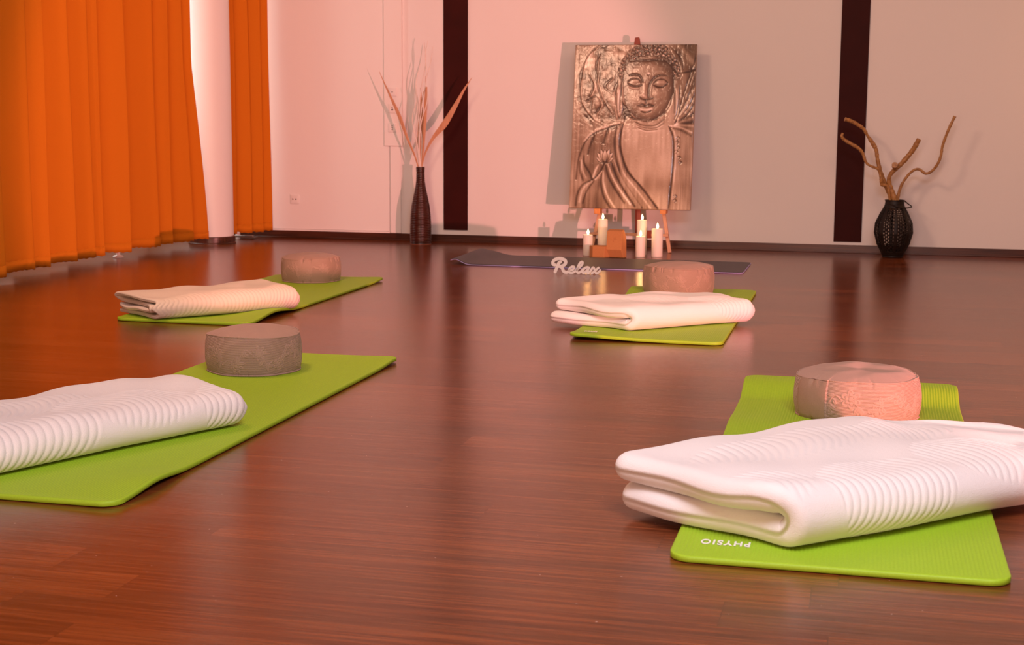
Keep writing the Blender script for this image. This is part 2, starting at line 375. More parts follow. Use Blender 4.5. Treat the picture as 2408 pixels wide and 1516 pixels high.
def text_mesh(body, w, h, ext, name, m, parent, T, spacing=1.0, bold=.012):
    cu = bpy.data.curves.new(name, 'FONT'); cu.body = body; cu.size = 1; cu.extrude = .5; cu.offset = bold; cu.space_character = spacing
    to = bpy.data.objects.new(name, cu); col.objects.link(to); bpy.context.view_layer.update()
    me = bpy.data.meshes.new_from_object(to.evaluated_get(bpy.context.evaluated_depsgraph_get())); bpy.data.objects.remove(to)
    c = np.zeros(len(me.vertices)*3, np.float32); me.vertices.foreach_get('co', c); c = c.reshape(-1, 3)
    lo, hi = c.min(0), c.max(0); c = (c-lo)/(hi-lo); c[:, 0] *= w; c[:, 1] *= h; c[:, 2] *= ext
    c = np.array([list(T @ Vector(p)) for p in c]); me.vertices.foreach_set('co', c.astype(np.float32).ravel()); me.update()
    me.materials.clear(); me.materials.append(m); o = bpy.data.objects.new(name, me); col.objects.link(o); o.parent = parent; return o

def g2(x, y, cx, cy, sx, sy): return np.exp(-((x-cx)/sx)**2-((y-cy)/sy)**2)
TH_M = .013
def exercise_mat(x0, x1, y0, y1, wave, label, rz=0):
    W = x1-x0; L = y1-y0
    t = empty('exercise_mat', ((x0+x1)/2, y0, .001), rz, label=label, cat='exercise mat', group='lime green exercise mats')
    mat_mesh(W, L, TH_M, wave, M['green'], parent=t); return t
flat0 = lambda x, y: 0*x
wNR = lambda x, y: .034*ss((y-1.60)/.17) + .010*g2(x, y, -.31, 1.25, .25, .12) + .006*g2(x, y, .3, 1.3, .2, .1)
mNR = exercise_mat(-.346, .287, 2.672, 4.50, wNR, 'lime green ribbed mat at the right front, far end curled up, under the largest blanket', 0)
wNL = lambda x, y: .010*g2(x, y, .30, .20, .10, .10) + .006*g2(x, y, .31, 1.9, .12, .1)
mNL = exercise_mat(-2.165, -1.555, 2.735, 4.70, wNL, 'lime green mat at the left front running off the frame edge under the ribbed blanket', 0)
wFL = lambda x, y: .020*g2(x, y, .30, .28, .13, .16) + .006*g2(x, y, .3, 1.66, .12, .1)
mFL = exercise_mat(-3.0, -2.398, 5.315, 7.01, wFL, 'olive-lit green mat under the cream folded blanket, nearest the orange curtains', 0)
wFR = lambda x, y: .012*g2(x, y, -.3, 0, .22, .12) + .02*g2(x, y, -.3, 1.5, .1, .12)
mFR = exercise_mat(-1.09, -.502, 5.335, 7.03, wFR, 'lime green mat lying in front of the dark blue-grey mat, near edge lifted', 0)
# upside-down white print on two of the mats
def mat_print(t, x_end, y, W6, h, z):
    T = Matrix.Translation((x_end, y, z)) @ Matrix.Rotation(PI, 4, 'Z')
    text_mesh('PHYSIO', W6, h, .0008, 'lettering', M['print'], t, T, 1.25, .03)
zz = TH_M+.0004
mat_print(mNR, -.293+.0295+.097, 2.788-2.672+.004, .097, .032, zz)
mat_print(mFR, -1.041+.796+.052, 5.418-5.335, .052, .028, zz+.011)
# blue-grey mat
t = empty('exercise_mat', (-1.47, 7.86, .001), label='dark blue-grey mat with a lilac edge lying crosswise behind the sign', cat='exercise mat')
wR = lambda x, y: .030*np.exp(-((x+.80)/.05)**2)*ss((x+.95)/.1) + .022*g2(x, y, -.72, .55, .07, .25)
mat_mesh(1.66, .57, .004, lambda x, y: wR(x, y)+.0045, M['slate'], False, name='top_layer', parent=t, rc=.03, ny=30, nx=160)
mat_mesh(1.664, .582, .0050, lambda x, y: wR(x, y), M['violet'], False, name='bottom_layer', parent=t, rc=.03, ny=30, nx=160)
t.location.y = 7.86

# ------------------------------------------------------------------ folded blankets
def blanket(name, Fp, Bp, H, label, m, th=.021, na=300, close=False, amp=.003, pitch=.021, ells=(), seed=0, z0=.015, prof=None, shift=None, lumps=(), bend=None, group='folded fleece blankets'):
    rs = np.random.RandomState(seed)
    prof = prof or [(1.0, .36), (.75, .33), (.45, .37), (.2, .34), (.10, .38), (.07, .5), (.10, .60), (.22, .64), (.5, .61), (.8, .66), (.95, .69), (1.0, .83), (.95, .96), (.78, 1.0), (.45, .985), (.2, .995), (.09, .95), (.02, .78), (-.005, .5), (.02, .20), (.08, .045), (.2, .0), (.55, .01), (.85, .0), (1.03, .02)]
    nw = 230; C = cr(prof, nw*4)
    # border-clustered sampling
    r = th/2
    def clus(Ltot, n, ends=(True, True), rr=r):
        k = 6; e = rr*(1-np.cos(np.linspace(0, PI/2, k+1)))
        mid = np.linspace(rr, Ltot-rr, n)[1:-1]
        return np.r_[e, mid, (Ltot-e[::-1])]
    Fc = cr(Fp, 200); Bc = cr(Bp, 200)
    Lf = np.hypot(*np.diff(Fc, axis=0).T).sum(); width = np.linalg.norm(Fc[100]-Bc[100])
    Cm = C*[width, H if not callable(H) else .11]; ds = np.r_[0, np.cumsum(np.hypot(*np.diff(Cm, axis=0).T))]; Lw = ds[-1]
    ws = clus(Lw, nw); Cb = np.interp(ws, ds, C[:, 0]); Cz = np.interp(ws, ds, C[:, 1])
    ss_ = clus(Lf, na, rr=r)
    if close:
        eps = .034; q = ss_ > Lf-eps
        tt = (ss_[q]-(Lf-eps))/eps; ss_[q] = Lf-eps+eps*np.sin(tt*PI/2)
    A = ss_/Lf; S, Wd = np.meshgrid(ss_, ws, indexing='ij'); na_, nw_ = S.shape
    rc = th*.9; dw = np.minimum(Wd, Lw-Wd); ins = np.where(dw < rc, rc-np.sqrt(np.maximum(0, rc*rc-(rc-dw)**2)), 0)*(1-S/Lf)
    A2 = np.clip((S+ins)/Lf, 0, 1); lin = np.linspace(0, 1, 200)
    fx = [np.interp(A, lin, Fc[:, i]) for i in (0, 1)]; FX = [np.interp(A2, lin, Fc[:, i]) for i in (0, 1)]; BX = [np.interp(A2, lin, Bc[:, i]) for i in (0, 1)]
    b = np.tile(Cb, (na_, 1)); zc = np.tile(Cz, (na_, 1)); aa = np.tile(A[:, None], (1, nw_))
    if shift is not None:      # layers end unevenly at the open side
        sh = shift(zc, b)*ss(1-aa/.25)
    else: sh = 0*aa
    if close:
        q = np.clip((S-(Lf-.034))/.034, 0, 1); k = np.maximum(0, 1-q**2.6)**.5; zc = .42+(zc-.42)*k; b = .5+(b-.5)*(1-.10*q*q)
    Hh = H(aa, np.clip(b, 0, 1)) if callable(H) else H+0*aa
    for (la, lb, sa, sb, h) in lumps: Hh = Hh + h*g2(aa, b, la, lb, sa, sb)
    Hh = Hh + .003*np.sin(aa*7+b*5+seed)+.002*np.sin(aa*13-b*9+seed*2)
    P = np.zeros((na_, nw_, 3))
    dx = np.gradient(fx[0], ss_)[:, None]; dy = np.gradient(fx[1], ss_)[:, None]
    for i in (0, 1): P[:, :, i] = FX[i]*(1-b)+BX[i]*b
    P[:, :, 0] += dx*sh; P[:, :, 1] += dy*sh
    wob = .0025*np.sin(S*31+Wd*14+seed)+.002*np.sin(S*17-Wd*23)
    P[:, :, 2] = th/2 + zc*np.maximum(Hh-th, .005) + wob*np.clip(zc*4, 0, 1)*np.clip(b*6, .2, 1)
    if bend: P[:, :, 2] += bend(aa, b)*zc
    du = np.gradient(P, axis=0); dv = np.gradient(P, axis=1)
    N = np.cross(du, dv); N /= np.linalg.norm(N, axis=2)[:, :, None]+1e-12
    iw = np.argmin(np.abs(Wd[0]-ds[np.argmin(np.abs(C[:, 1]-1.0))])); 
    if N[na_//2, iw, 2] < 0: N = -N
    def bor(x): x = np.clip(x/r, 0, 1); return np.sqrt(np.maximum(0, 1-(1-x)**2))
    hb = bor(S)*bor(Wd)*bor(Lw-Wd)
    if not close: hb = hb*bor(Lf-S)
    half = r*hb
    # ribs on the outside, in leaf-shaped patches
    mask = np.zeros_like(S); phase = S.copy()
    wF = ds[np.argmin(C[:, 0])]
    for (cs, up_, rx, ry, tilt) in ells:
        cw = wF-up_
        u = (S-cs); v = (Wd-cw); u2 = u+tilt*v
        e = 1-np.sqrt((u2/rx)**2+(v/ry)**2); mm = ss(e/.06+.3)
        phase = np.where(mm > mask, S+tilt*v*.8+.35*v*v/ry*np.sign(rx), phase); mask = np.maximum(mask, mm)
    rib = (np.abs(np.sin(PI*phase/pitch))**.6-1)*amp*mask+.0008*mask
    top = P+N*(half+rib*hb)[:, :, None]; bot = P-N*half[:, :, None]
    V = np.vstack([top.reshape(-1, 3), bot.reshape(-1, 3)])
    V[:, 2] = np.maximum(V[:, 2], .0); o_ = na_*nw_
    cen = np.array([(Fc[100, 0]+Bc[100, 0])/2, (Fc[100, 1]+Bc[100, 1])/2, 0]); V = V-cen
    f1 = gridfaces(na_, nw_); f2 = gridfaces(na_, nw_, off=o_)[:, ::-1]
    I = np.arange(na_-1)*nw_; J = np.arange(nw_-1); f = [f1, f2]
    f.append(np.stack([I, I+o_, I+nw_+o_, I+nw_], -1)); K = I+nw_-1; f.append(np.stack([K, K+nw_, K+nw_+o_, K+o_], -1))
    f.append(np.stack([J, J+1, J+1+o_, J+o_], -1)); Q = (na_-1)*nw_+J; f.append(np.stack([Q, Q+o_, Q+1+o_, Q+1], -1))
    o = mesh('folded_blanket', V, np.vstack(f), m); o.location = (cen[0], cen[1], z0)
    print('blanket', label[:30], 'Lf %.2f Lw %.2f width %.2f' % (Lf, Lw, width), 'front w', ds[np.argmin(np.abs(C[:, 0])+np.abs(C[:, 1]-.5))], 'top w', ds[np.argmin(np.abs(C[:, 0]-.5)+np.abs(C[:, 1]-1))])
    return tag(o, label=label, cat='blanket', group=group)
PUFF = lambda w: [(1.0, 1.0), (.75, .98), (.5, 1.0), (.25, .98), (w, 1.0), (w*.3, .86), (0, .5), (w*.3, .14), (w, .0), (.3, .02), (.55, -.01), (.8, .02), (1.02, .0)]
E_NR = [(.06, .12, .09, .08, .3), (.30, .06, .17, .14, .25), (.62, .13, .15, .12, -.2), (.30, .37, .24, .09, .4), (.92, .05, .16, .16, .2), (.62, .36, .14, .10, .3)]
lay = lambda k: (lambda z, b: k*(np.sin(z*9+b*3)*.6-.4*z))
HNR = lambda a, b: .124 + .004*(1-ss(a/.4))*ss(b) - .012*(1-b)*ss(a*2)
blanket('b', [(-.125, 2.745), (.10, 2.95), (.33, 3.18), (.60, 3.38)], [(-.505, 2.957), (-.31, 3.19), (-.10, 3.455), (.07, 3.52), (.30, 3.52)], HNR,
        'big white fleece blanket loosely folded on the right front mat, running off the frame edge', M['fleece'], na=420, seed=1, ells=E_NR, shift=lambda z, b: -.02*z+.012*np.sin(b*7+z*3), close=True, th=.060, amp=.0030, prof=PUFF(.085))
HNL = lambda a, b: .108 - .006*(1-b)
blanket('b', [(-2.02, 2.65), (-1.90, 2.90), (-1.75, 3.23), (-1.605, 3.53)], [(-2.35, 2.80), (-2.20, 3.12), (-2.06, 3.43), (-1.91, 3.68)], HNL,
        'white fleece blanket with ribbed leaf pattern at the left front, cut by the frame edge', M['fleece'], na=420, seed=4, close=True,
        ells=[(.33, .02, .21, .105, .2), (.66, .13, .19, .13, -.25), (.95, .04, .12, .13, .15), (.38, .25, .25, .08, .3), (.02, .12, .12, .12, .3)], amp=.0042, th=.026)
HFL = lambda a, b: .092 + .010*ss(a)
blanket('b', [(-2.785, 5.275), (-2.62, 5.45), (-2.48, 5.61), (-2.355, 5.755)], [(-3.05, 5.46), (-2.90, 5.63), (-2.75, 5.82), (-2.615, 5.965)], HFL,
        'cream beige folded blanket with ribbed side, on the mat nearest the orange curtains', M['cream'], na=260, seed=9, close=True, pitch=.0175, th=.017,
        ells=[(.12, .01, .11, .085, .25), (.35, .03, .12, .10, -.25), (.57, .02, .10, .10, .25)], shift=lay(.02), amp=.0038)
HFR = lambda a, b: .100 - .008*(1-b)
blanket('b', [(-.885, 5.50), (-.72, 5.66), (-.57, 5.80), (-.44, 5.90)], [(-1.245, 5.68), (-1.06, 5.83), (-.92, 5.97), (-.62, 6.12)], HFR,
        'white folded blanket glowing pink on the far right mat, half hiding its cushion', M['fleece'], na=260, seed=13, close=True, th=.046, prof=PUFF(.085), amp=.0022,
        ells=[(.25, .22, .14, .10, .3), (.48, .08, .12, .12, -.2), (.62, .16, .10, .10, .3)], shift=lambda z, b: .015*np.sin(b*6+z*3))

# ------------------------------------------------------------------ round cushions
def motif_field(S, Z, circ, h, seed):
    r = random.Random(seed); Mf = np.zeros_like(S)
    def wrap(d): return (d+circ/2) % circ-circ/2
    def flower(cx, cz, R, n, ph):
        u = wrap(S-cx); v = Z-cz; rr = np.hypot(u, v)+1e-6; an = np.arctan2(v, u)
        rad = R*(.35+.65*np.abs(np.cos(n*(an+ph)/2))**.7)
        f = ss((1-rr/rad)*5); f *= 1-.8*np.exp(-((rr/rad-.62)/.10)**2); f *= 1-.9*np.exp(-((rr-R*.25)/(R*.06))**2)
        return f
    def leaf(cx, cz, a, L, w):
        u = wrap(S-cx); v = Z-cz; p = u*math.cos(a)+v*math.sin(a); q = -u*math.sin(a)+v*math.cos(a); t = p/L
        ww = w*np.sin(PI*np.clip(t, 0, 1))**.8+1e-6
        f = ss((1-np.abs(q)/ww)*3)*((t > 0) & (t < 1)); return f*(1-.7*np.exp(-(q/(w*.12))**2))
    def vine(pts, w):
        C = cr(pts, 60); f = np.zeros_like(S)
        for c in C: f = np.maximum(f, np.exp(-(wrap(S-c[0])**2+(Z-c[1])**2)/(w*w)))
        return f
    x = 0; i = 0
    while x < circ:
        up = i % 2; cz = h*(.66 if up else .30)+r.uniform(-.006, .006)
        Mf = np.maximum(Mf, flower(x, cz, r.uniform(.024, .032), r.choice([5, 6, 7]), r.random()*3))
        x2 = x+r.uniform(.025, .035); z2 = h*(.3 if up else .7)
        Mf = np.maximum(Mf, vine([(x, cz), (x+.014, (cz+z2)/2+.006), (x2, z2), (x2+.018, z2+(.012 if up else -.012))], .0022))
        for k in range(5):
            t = r.random(); Mf = np.maximum(Mf, leaf(x+(x2-x)*t, cz+(z2-cz)*t, r.uniform(0, 6.28), r.uniform(.020, .032), r.uniform(.005, .008)))
        x += r.uniform(.068, .080); i += 1
    return Mf
def cushion(x, y, R, h, label, seed=1, dent=0, squash=(1, 1), flap=None, rot=0, lean=0, zb=.0145, mask_w=1.0, gather=1.0):
    t = empty('meditation_cushion', (x, y, zb), rot, label=label, cat='cushion', group='round meditation cushions')
    nt_, nz = 560, 76; rs = random.Random(seed)
    th = np.linspace(0, 2*PI, nt_, endpoint=False); zf = np.linspace(0, 1, nz); T, Z = np.meshgrid(th, zf, indexing='ij')
    gat = sum(np.exp(-(((T-c+PI) % (2*PI)-PI)/w)**2)*a for c, w, a in [(rs.uniform(0, 6.28), rs.uniform(.015, .05), rs.uniform(.3, 1)) for _ in range(26)])*gather
    rad = R*(.93+.07*np.sin(PI*np.clip(Z*.94+.03, 0, 1))**.55) + .003*np.sin(3*T+seed)*Z + .002*np.sin(7*T+seed*3)
    rad -= .006*gat*(np.exp(-((1-Z)/.12)**2)+.7*np.exp(-(Z/.10)**2))
    hh = h*(1+.03*np.sin(T*2+seed)+lean*np.cos(T-.3))
    z = Z*hh
    mo = motif_field(T*R, z, 2*PI*R, h, seed)
    if flap:
        ang = (T-flap[0]) % (2*PI); inside = (ang < flap[1]); rad = rad+.0035*inside*ss(Z/.04)
    rad = rad+.0006*mo
    V = np.stack([rad*np.cos(T)*squash[0], rad*np.sin(T)*squash[1], z], -1).reshape(-1, 3)
    mesh('side_panel', V, gridfaces(nt_, nz, wu=True), M['cloth'], t, attr=mo)
    # top
    nr = 60; rf = np.linspace(1, 0, nr)**.9; T2, Rf = np.meshgrid(th, rf, indexing='ij')
    Rim = rad[:, -1][:, None]; zr = z[:, -1][:, None]
    kf = Rf**7; rr = (R*.93*(1-kf)+Rim*kf)*Rf; X = rr*np.cos(T2); Y = rr*np.sin(T2)
    dome = .015*(1-Rf**2)+.007*(1-Rf**8) - dent*(g2(X, Y, .03, .01, .075, .05)*1.0+g2(X, Y, -.06, -.02, .05, .03)*.7-g2(X, Y, -.02, .03, .03, .09)*.4)
    wr = .0016*gat[:, -1][:, None]*np.exp(-((1-Rf)/.12)**2)*-1
    zt = zr.mean()*(1-Rf**4)+zr*Rf**4+dome+wr+.0012*np.sin(X*60+seed)*np.sin(Y*50)*(1-Rf**6)
    Xs = X*squash[0]; Ys = Y*squash[1]
    mo2 = motif_field(X+1, (Y+R)*.5, 5, R, seed+3)*0 + 0
    mesh('top_panel', np.stack([Xs, Ys, zt], -1).reshape(-1, 3), gridfaces(nt_, nr, wu=True), M['cloth_top'], t, attr=np.zeros(nt_*nr))
    # seams
    for nm, zi, ri, up in (('top_seam', -1, .0018, .0005), ('bottom_seam', 0, .0026, .002)):
        k = 280; pts = [(rad[i, zi]*math.cos(th[i])*squash[0]*(1.0 if zi else 1.012), rad[i, zi]*math.sin(th[i])*squash[1]*(1.0 if zi else 1.012), z[i, zi]+up) for i in range(0, nt_, 2)]
        mb = MB(); n0 = len(pts)
        for p in pts:
            d = Vector((p[0], p[1], 0)).normalized()
            for q in range(6): a = 2*PI*q/6; mb.v.append(tuple(Vector(p)+d*math.cos(a)*ri+Vector((0, 0, 1))*math.sin(a)*ri))
        for i in range(n0):
            for q in range(6): i2 = (i+1) % n0; q2 = (q+1) % 6; mb.f.append((i*6+q, i2*6+q, i2*6+q2, i*6+q2))
        mb.make(nm, M['cloth_top'], t)
    if flap:
        for e in ((flap[0]),):
            i = int((e % (2*PI))/(2*PI)*nt_); pts = [(rad[i, j]*1.012*math.cos(th[i])*squash[0], rad[i, j]*1.012*math.sin(th[i])*squash[1], z[i, j]) for j in range(1, nz, 3)]
            MB().tube(pts, .0022, 8).make('closure_piping', M['cloth_top'], t)
        nf = 30; TT, ZZ = np.meshgrid(np.linspace(flap[0], flap[0]+flap[1], nf), np.linspace(.02, .985, 20), indexing='ij')
        ri = np.array([[rad[int((a % (2*PI))/(2*PI)*nt_) % nt_, int(b*(nz-1))] for a, b in zip(r1, r2)] for r1, r2 in zip(TT, ZZ)])+.0025
        Vf = np.stack([ri*np.cos(TT)*squash[0], ri*np.sin(TT)*squash[1], ZZ*h*1.0], -1).reshape(-1, 3)
        mof = np.zeros((nf, 20)); mesh('closure_flap', Vf, gridfaces(nf, 20), M['cloth_plain'], t, attr=mof)
    # underside
    bp = [(rad[i, 0]*math.cos(th[i])*squash[0], rad[i, 0]*math.sin(th[i])*squash[1], .001) for i in range(0, nt_, 8)]
    mesh('bottom_panel', bp, [tuple(reversed(range(len(bp))))], M['cloth_top'], t, smooth=False)
    return t
cushion(-.005, 4.13, .176, .116, 'pink-lit round cushion with a dented top and piped closure flap, beside the right front blanket', 5, dent=.010, flap=(3.60, .62), squash=(1, .97), lean=.02)
cushion(-1.945, 4.353, .158, .122, 'grey-taupe brocade cushion in the left front, floral side clearly visible, unlit by the pink lamp', 11, gather=.8)
cushion(-2.722, 6.805, .150, .118, 'smaller-looking brown cushion with pleated rim, farthest left near the white column', 21, gather=1.6)
cushion(-.855, 6.80, .170, .128, 'reddish-brown round cushion behind the far right blanket, in front of the candles', 31, gather=1.6, lean=.0)

# ------------------------------------------------------------------ easel and painting
c0 = wl(1338, 488, 8.95); c1 = wl(1623, 494, 8.95); c2 = wl(1352, 105, 9.10)
PW = c1.x-c0.x; zb_ = (c0.z+c1.z)/2; zt_ = (c2.z+wl(1639, 105, 9.1).z)/2; PH = math.hypot(zt_-zb_, .15); tilt = math.atan2(.15, zt_-zb_)
def paint():
    """a plain painted study of a serene head and robed shoulders, drawn with brush strokes"""
    nx, ny = 330, 440
    # the drawing uses x 0..1015, y 0..1365 (top to bottom)
    xs = np.linspace(0, 1015, nx); ys = np.linspace(0, 1365, ny); X, Y = np.meshgrid(xs, ys)
    rs = np.random.RandomState(3)
    def nz_(fx, fy, seed):
        r = np.random.RandomState(seed); gx = max(2, int(fx)); gy = max(2, int(fy)); gm = r.rand(gy+2, gx+2)
        u = X/1015*gx; v = Y/1365*gy; i = u.astype(int); j = v.astype(int); a = ss(u-i); b = ss(v-j)
        return (gm[j, i]*(1-a)+gm[j, i+1]*a)*(1-b)+(gm[j+1, i]*(1-a)+gm[j+1, i+1]*a)*b
    L = .50+.10*(nz_(60, 5, 1)-.5)+.10*(nz_(120, 9, 2)-.5)+.08*(nz_(8, 8, 3)-.5)
    def stroke(pts, w, d, soft=1.0):
        nonlocal L
        P = cr([(p[0]-XO, p[1]-125) for p in pts], 14*len(pts)); D = np.full_like(X, 1e9)
        x0, x1 = P[:, 0].min()-3*w, P[:, 0].max()+3*w; y0, y1 = P[:, 1].min()-3*w, P[:, 1].max()+3*w
        i0, i1 = np.searchsorted(xs, (x0, x1)); j0, j1 = np.searchsorted(ys, (y0, y1))
        if i0 >= i1 or j0 >= j1: return
        sx = X[j0:j1, i0:i1]; sy = Y[j0:j1, i0:i1]; D = np.full_like(sx, 1e9)
        n = len(P)
        for k in range(n-1):
            a, b = P[k], P[k+1]; ab = b-a; t = np.clip(((sx-a[0])*ab[0]+(sy-a[1])*ab[1])/(ab@ab+1e-9), 0, 1)
            tp = .35+.65*math.sin(PI*min(1, (k+1)/(n*.5)) if k < n/4 else PI/2)
            D = np.minimum(D, np.hypot(sx-a[0]-t*ab[0], sy-a[1]-t*ab[1])/tp)
        L[j0:j1, i0:i1] += d*np.exp(-(D/w)**2)
    def ell(cx, cy, rx, ry, d, soft=.15, rot=0):
        nonlocal L
        u = X-(cx-XO); v = Y-(cy-125); c, s = math.cos(rot), math.sin(rot); p = u*c+v*s; q = -u*s+v*c
        e = 1-np.sqrt((p/rx)**2+(q/ry)**2); m = ss(e/soft+.5); return m
    XO = 235
    # background: big halo of leaves on the left, feathered leaf on the right
    bgm = ell(520, 480, 260, 360, 0, .1); L -= bgm*.22*nz_(7, 10, 5); L += bgm*.34*(nz_(15, 17, 6)-.5)+bgm*.2*(nz_(32, 36, 16)-.5)
    for p in ([(430, 130), (330, 240), (290, 420), (300, 600), (400, 740), (500, 800)], [(440, 200), (420, 300), (430, 430), (480, 580), (560, 700)], [(345, 600), (420, 560), (470, 620), (430, 700)], [(360, 380), (400, 470), (370, 560)], [(560, 400), (500, 470), (560, 520), (600, 460)]):
        stroke(p, 8, -.20); stroke([(x+14, y+4) for x, y in p], 9, .14)
    ql = ell(1180, 420, 130, 420, 0, .3); L -= ql*.12
    for k, ey in enumerate((215, 290, 372, 440, 530, 600, 690, 765)):
        c_ = (1175+k*4, (ey+760)/2+10*(k % 3)); stroke([(1098, 772), c_, (1255, ey)], 9+(k*5 % 4), -.19); stroke([(1100, 790), (c_[0]+6, c_[1]+22), (1255, ey+34)], 9+(k*3 % 5), .15+.05*(k % 2))
    stroke([(1100, 130), (1170, 200), (1240, 300)], 20, .16); stroke([(1040, 150), (1120, 230), (1150, 330)], 12, -.16)
    stroke([(1140, 360), (1200, 350), (1250, 330)], 7, -.28); stroke([(1100, 390), (1110, 470), (1080, 620), (1100, 760)], 12, .20)
    # shoulders and robe
    yy = Y+125; xx = X+XO
    robe = ss((yy-(850-.28*(xx-330)+.0006*(xx-600)**2))/20)*ss((xx-(300+.0*yy))/60)*(xx < 1230); robe = robe*(yy > 780)
    L = L-.07*robe*ss((700-xx)/60)+.05*robe*(nz_(14, 16, 8)-.5)
    chl = np.interp(yy, [780, 850, 950, 1050, 1130, 1230, 1300, 1400, 1490], [665, 650, 645, 668, 700, 765, 830, 905, 985])
    chr_ = np.interp(yy, [780, 850, 950, 1150, 1490], [1040, 1062, 1080, 1082, 1060])
    ch = ss((xx-chl)/14)*ss((chr_-xx)/14)*ss((yy-770)/30); L = L*(1-ch)+ch*(.585+.10*(nz_(50, 7, 9)-.5)+.06*(nz_(6, 6, 10)-.5)-.14*np.exp(-((yy-1290)/90)**2)*ss((xx-780)/120)+.04*np.exp(-((xx-880)/120)**2))
    for p, w, d in (([(665, 785), (645, 900), (660, 1030), (720, 1180), (840, 1310), (980, 1480)], 9, -.34), ([(640, 790), (622, 900), (636, 1040), (690, 1200), (800, 1330), (920, 1480)], 9, .18), ([(615, 800), (598, 920), (615, 1060), (665, 1220), (760, 1360), (850, 1480)], 8, -.22),
                    ([(1045, 800), (1085, 900), (1092, 1100), (1070, 1480)], 8, -.34), ([(1068, 800), (1105, 900), (1112, 1100), (1095, 1400)], 7, .16), ([(650, 785), (560, 815), (430, 865), (350, 940), (300, 1080), (285, 1250)], 8, -.22), ([(640, 775), (550, 800), (420, 850), (340, 930)], 7, .22),
                    ([(1045, 795), (1140, 810), (1235, 850)], 8, .24), ([(1060, 815), (1150, 835), (1235, 880)], 8, -.15),
                    ([(430, 880), (395, 960), (380, 1040)], 9, -.24), ([(540, 830), (515, 900), (505, 950)], 9, -.22), ([(570, 830), (545, 890), (540, 940)], 8, .15),
                    ([(345, 1050), (350, 1120), (400, 1200), (420, 1250)], 9, -.24), ([(310, 1100), (315, 1180), (345, 1260)], 9, -.22), ([(325, 1090), (335, 1170), (370, 1240)], 8, .16),
                    ([(530, 1130), (560, 1230), (620, 1330), (700, 1440)], 9, -.24), ([(550, 1120), (590, 1220), (650, 1320), (750, 1450)], 9, .30), ([(580, 1110), (620, 1210), (690, 1330), (790, 1470)], 9, -.26),
                    ([(600, 1090), (650, 1200), (720, 1310), (840, 1470)], 8, .18), ([(515, 1180), (520, 1280), (560, 1390), (620, 1480)], 9, .26), ([(500, 1200), (500, 1300), (530, 1400), (580, 1480)], 9, -.24), ([(480, 1250), (470, 1380), (470, 1480)], 12, -.14),
                    ([(430, 1250), (340, 1300), (300, 1380), (290, 1470)], 9, -.22), ([(420, 1265), (350, 1330), (320, 1440)], 10, .16), ([(440, 1260), (380, 1350), (350, 1450)], 7, -.2),
                    ([(520, 1110), (500, 1160), (470, 1210), (440, 1240)], 7, -.3), ([(470, 1130), (445, 1180), (430, 1230)], 9, .30), ([(500, 1180), (470, 1225), (450, 1250)], 8, .26)):
        stroke(p, w, d)
    # beads on the right edge
    for k, (bx_, by) in enumerate([(1125, 900), (1120, 935), (1130, 980), (1115, 1010), (1140, 1060), (1150, 1100), (1120, 1380), (1118, 1415)]):
        stroke([(bx_-14, by), (bx_, by-14), (bx_+14, by), (bx_, by+14)], 5, -.26)
    # lotus flower held in the hand
    for a_, l_ in ((-1.15, 78), (1.15, 78), (-.72, 100), (.72, 100), (-.34, 112), (.34, 112), (0, 104)):
        u = xx-522; v = yy-1102; p = (u*math.sin(a_)-v*math.cos(a_))/l_; q = u*math.cos(a_)+v*math.sin(a_)
        hw = 21*np.sin(PI*np.clip(p, 0, 1)**.8)**.9+.01; m = ss((1-np.abs(q)/hw)*4)*((p > 0) & (p < 1)); e_ = np.exp(-((np.abs(q)-hw)/4)**2)*((p > 0) & (p < 1))
        L = L*(1-m)+m*(.40+.42*np.clip(p, 0, 1)+.06*np.sign(-q)*np.minimum(np.abs(q)/hw, 1)); L -= .24*e_
    stroke([(500, 1104), (522, 1114), (545, 1104)], 8, -.12)
    # ears
    for sx_ in (-1, 1):
        cx = 860+sx_*232; m = ell(cx, 580, 34, 170, 0, .2, -sx_*.06); L = L*(1-m)+m*(.56 if sx_ < 0 else .50)
        stroke([(cx+sx_*20, 420), (cx+sx_*34, 520), (cx+sx_*20, 660), (cx, 740)], 8, -.28); stroke([(cx-sx_*12, 480), (cx-sx_*4, 600), (cx-sx_*2, 690)], 7, -.26); stroke([(cx+sx_*6, 500), (cx+sx_*12, 620), (cx+sx_*4, 710)], 7, .22)
    # hair cap of small curls
    hm = ell(868, 400, 262, 295, 0, .06)*ss((520-yy)/60); L = L*(1-hm)+hm*.36
    r = np.random.RandomState(12)
    for k in range(300):
        a_ = r.uniform(PI, 2*PI); q = r.uniform(.70, 1.0); cx = 868+math.cos(a_)*255*q; cy = 400+math.sin(a_)*285*q
        if cy < 120: continue
        rr = r.uniform(11, 17); e = np.hypot(X-(cx-XO), Y-(cy-125)); L += .13*np.exp(-((e-rr*.2)/(rr*.55))**2)*np.clip(hm+.15, 0, 1)-.10*np.exp(-((e-rr*1.1)/(rr*.3))**2)
    # face
    e = np.sqrt(((xx-862)/(212-.0*yy))**2+((yy-495)/262)**2)
    jaw = np.interp(yy, [230, 300, 400, 560, 640, 700, 745, 770], [150, 196, 214, 208, 180, 138, 80, 10])
    fm = ss((jaw-np.abs(xx-860))/12)*(yy > 250)*(yy < 770)
    fc = .40+.10*g2(xx, yy, 800, 330, 120, 70)+.09*g2(xx, yy, 750, 560, 60, 50)+.12*g2(xx, yy, 935, 530, 35, 35)+.07*g2(xx, yy, 850, 700, 50, 25)-.16*ss((e-.72)/.28)
    L = L*(1-fm)+fm*(fc+.05*(nz_(40, 14, 14)-.5))
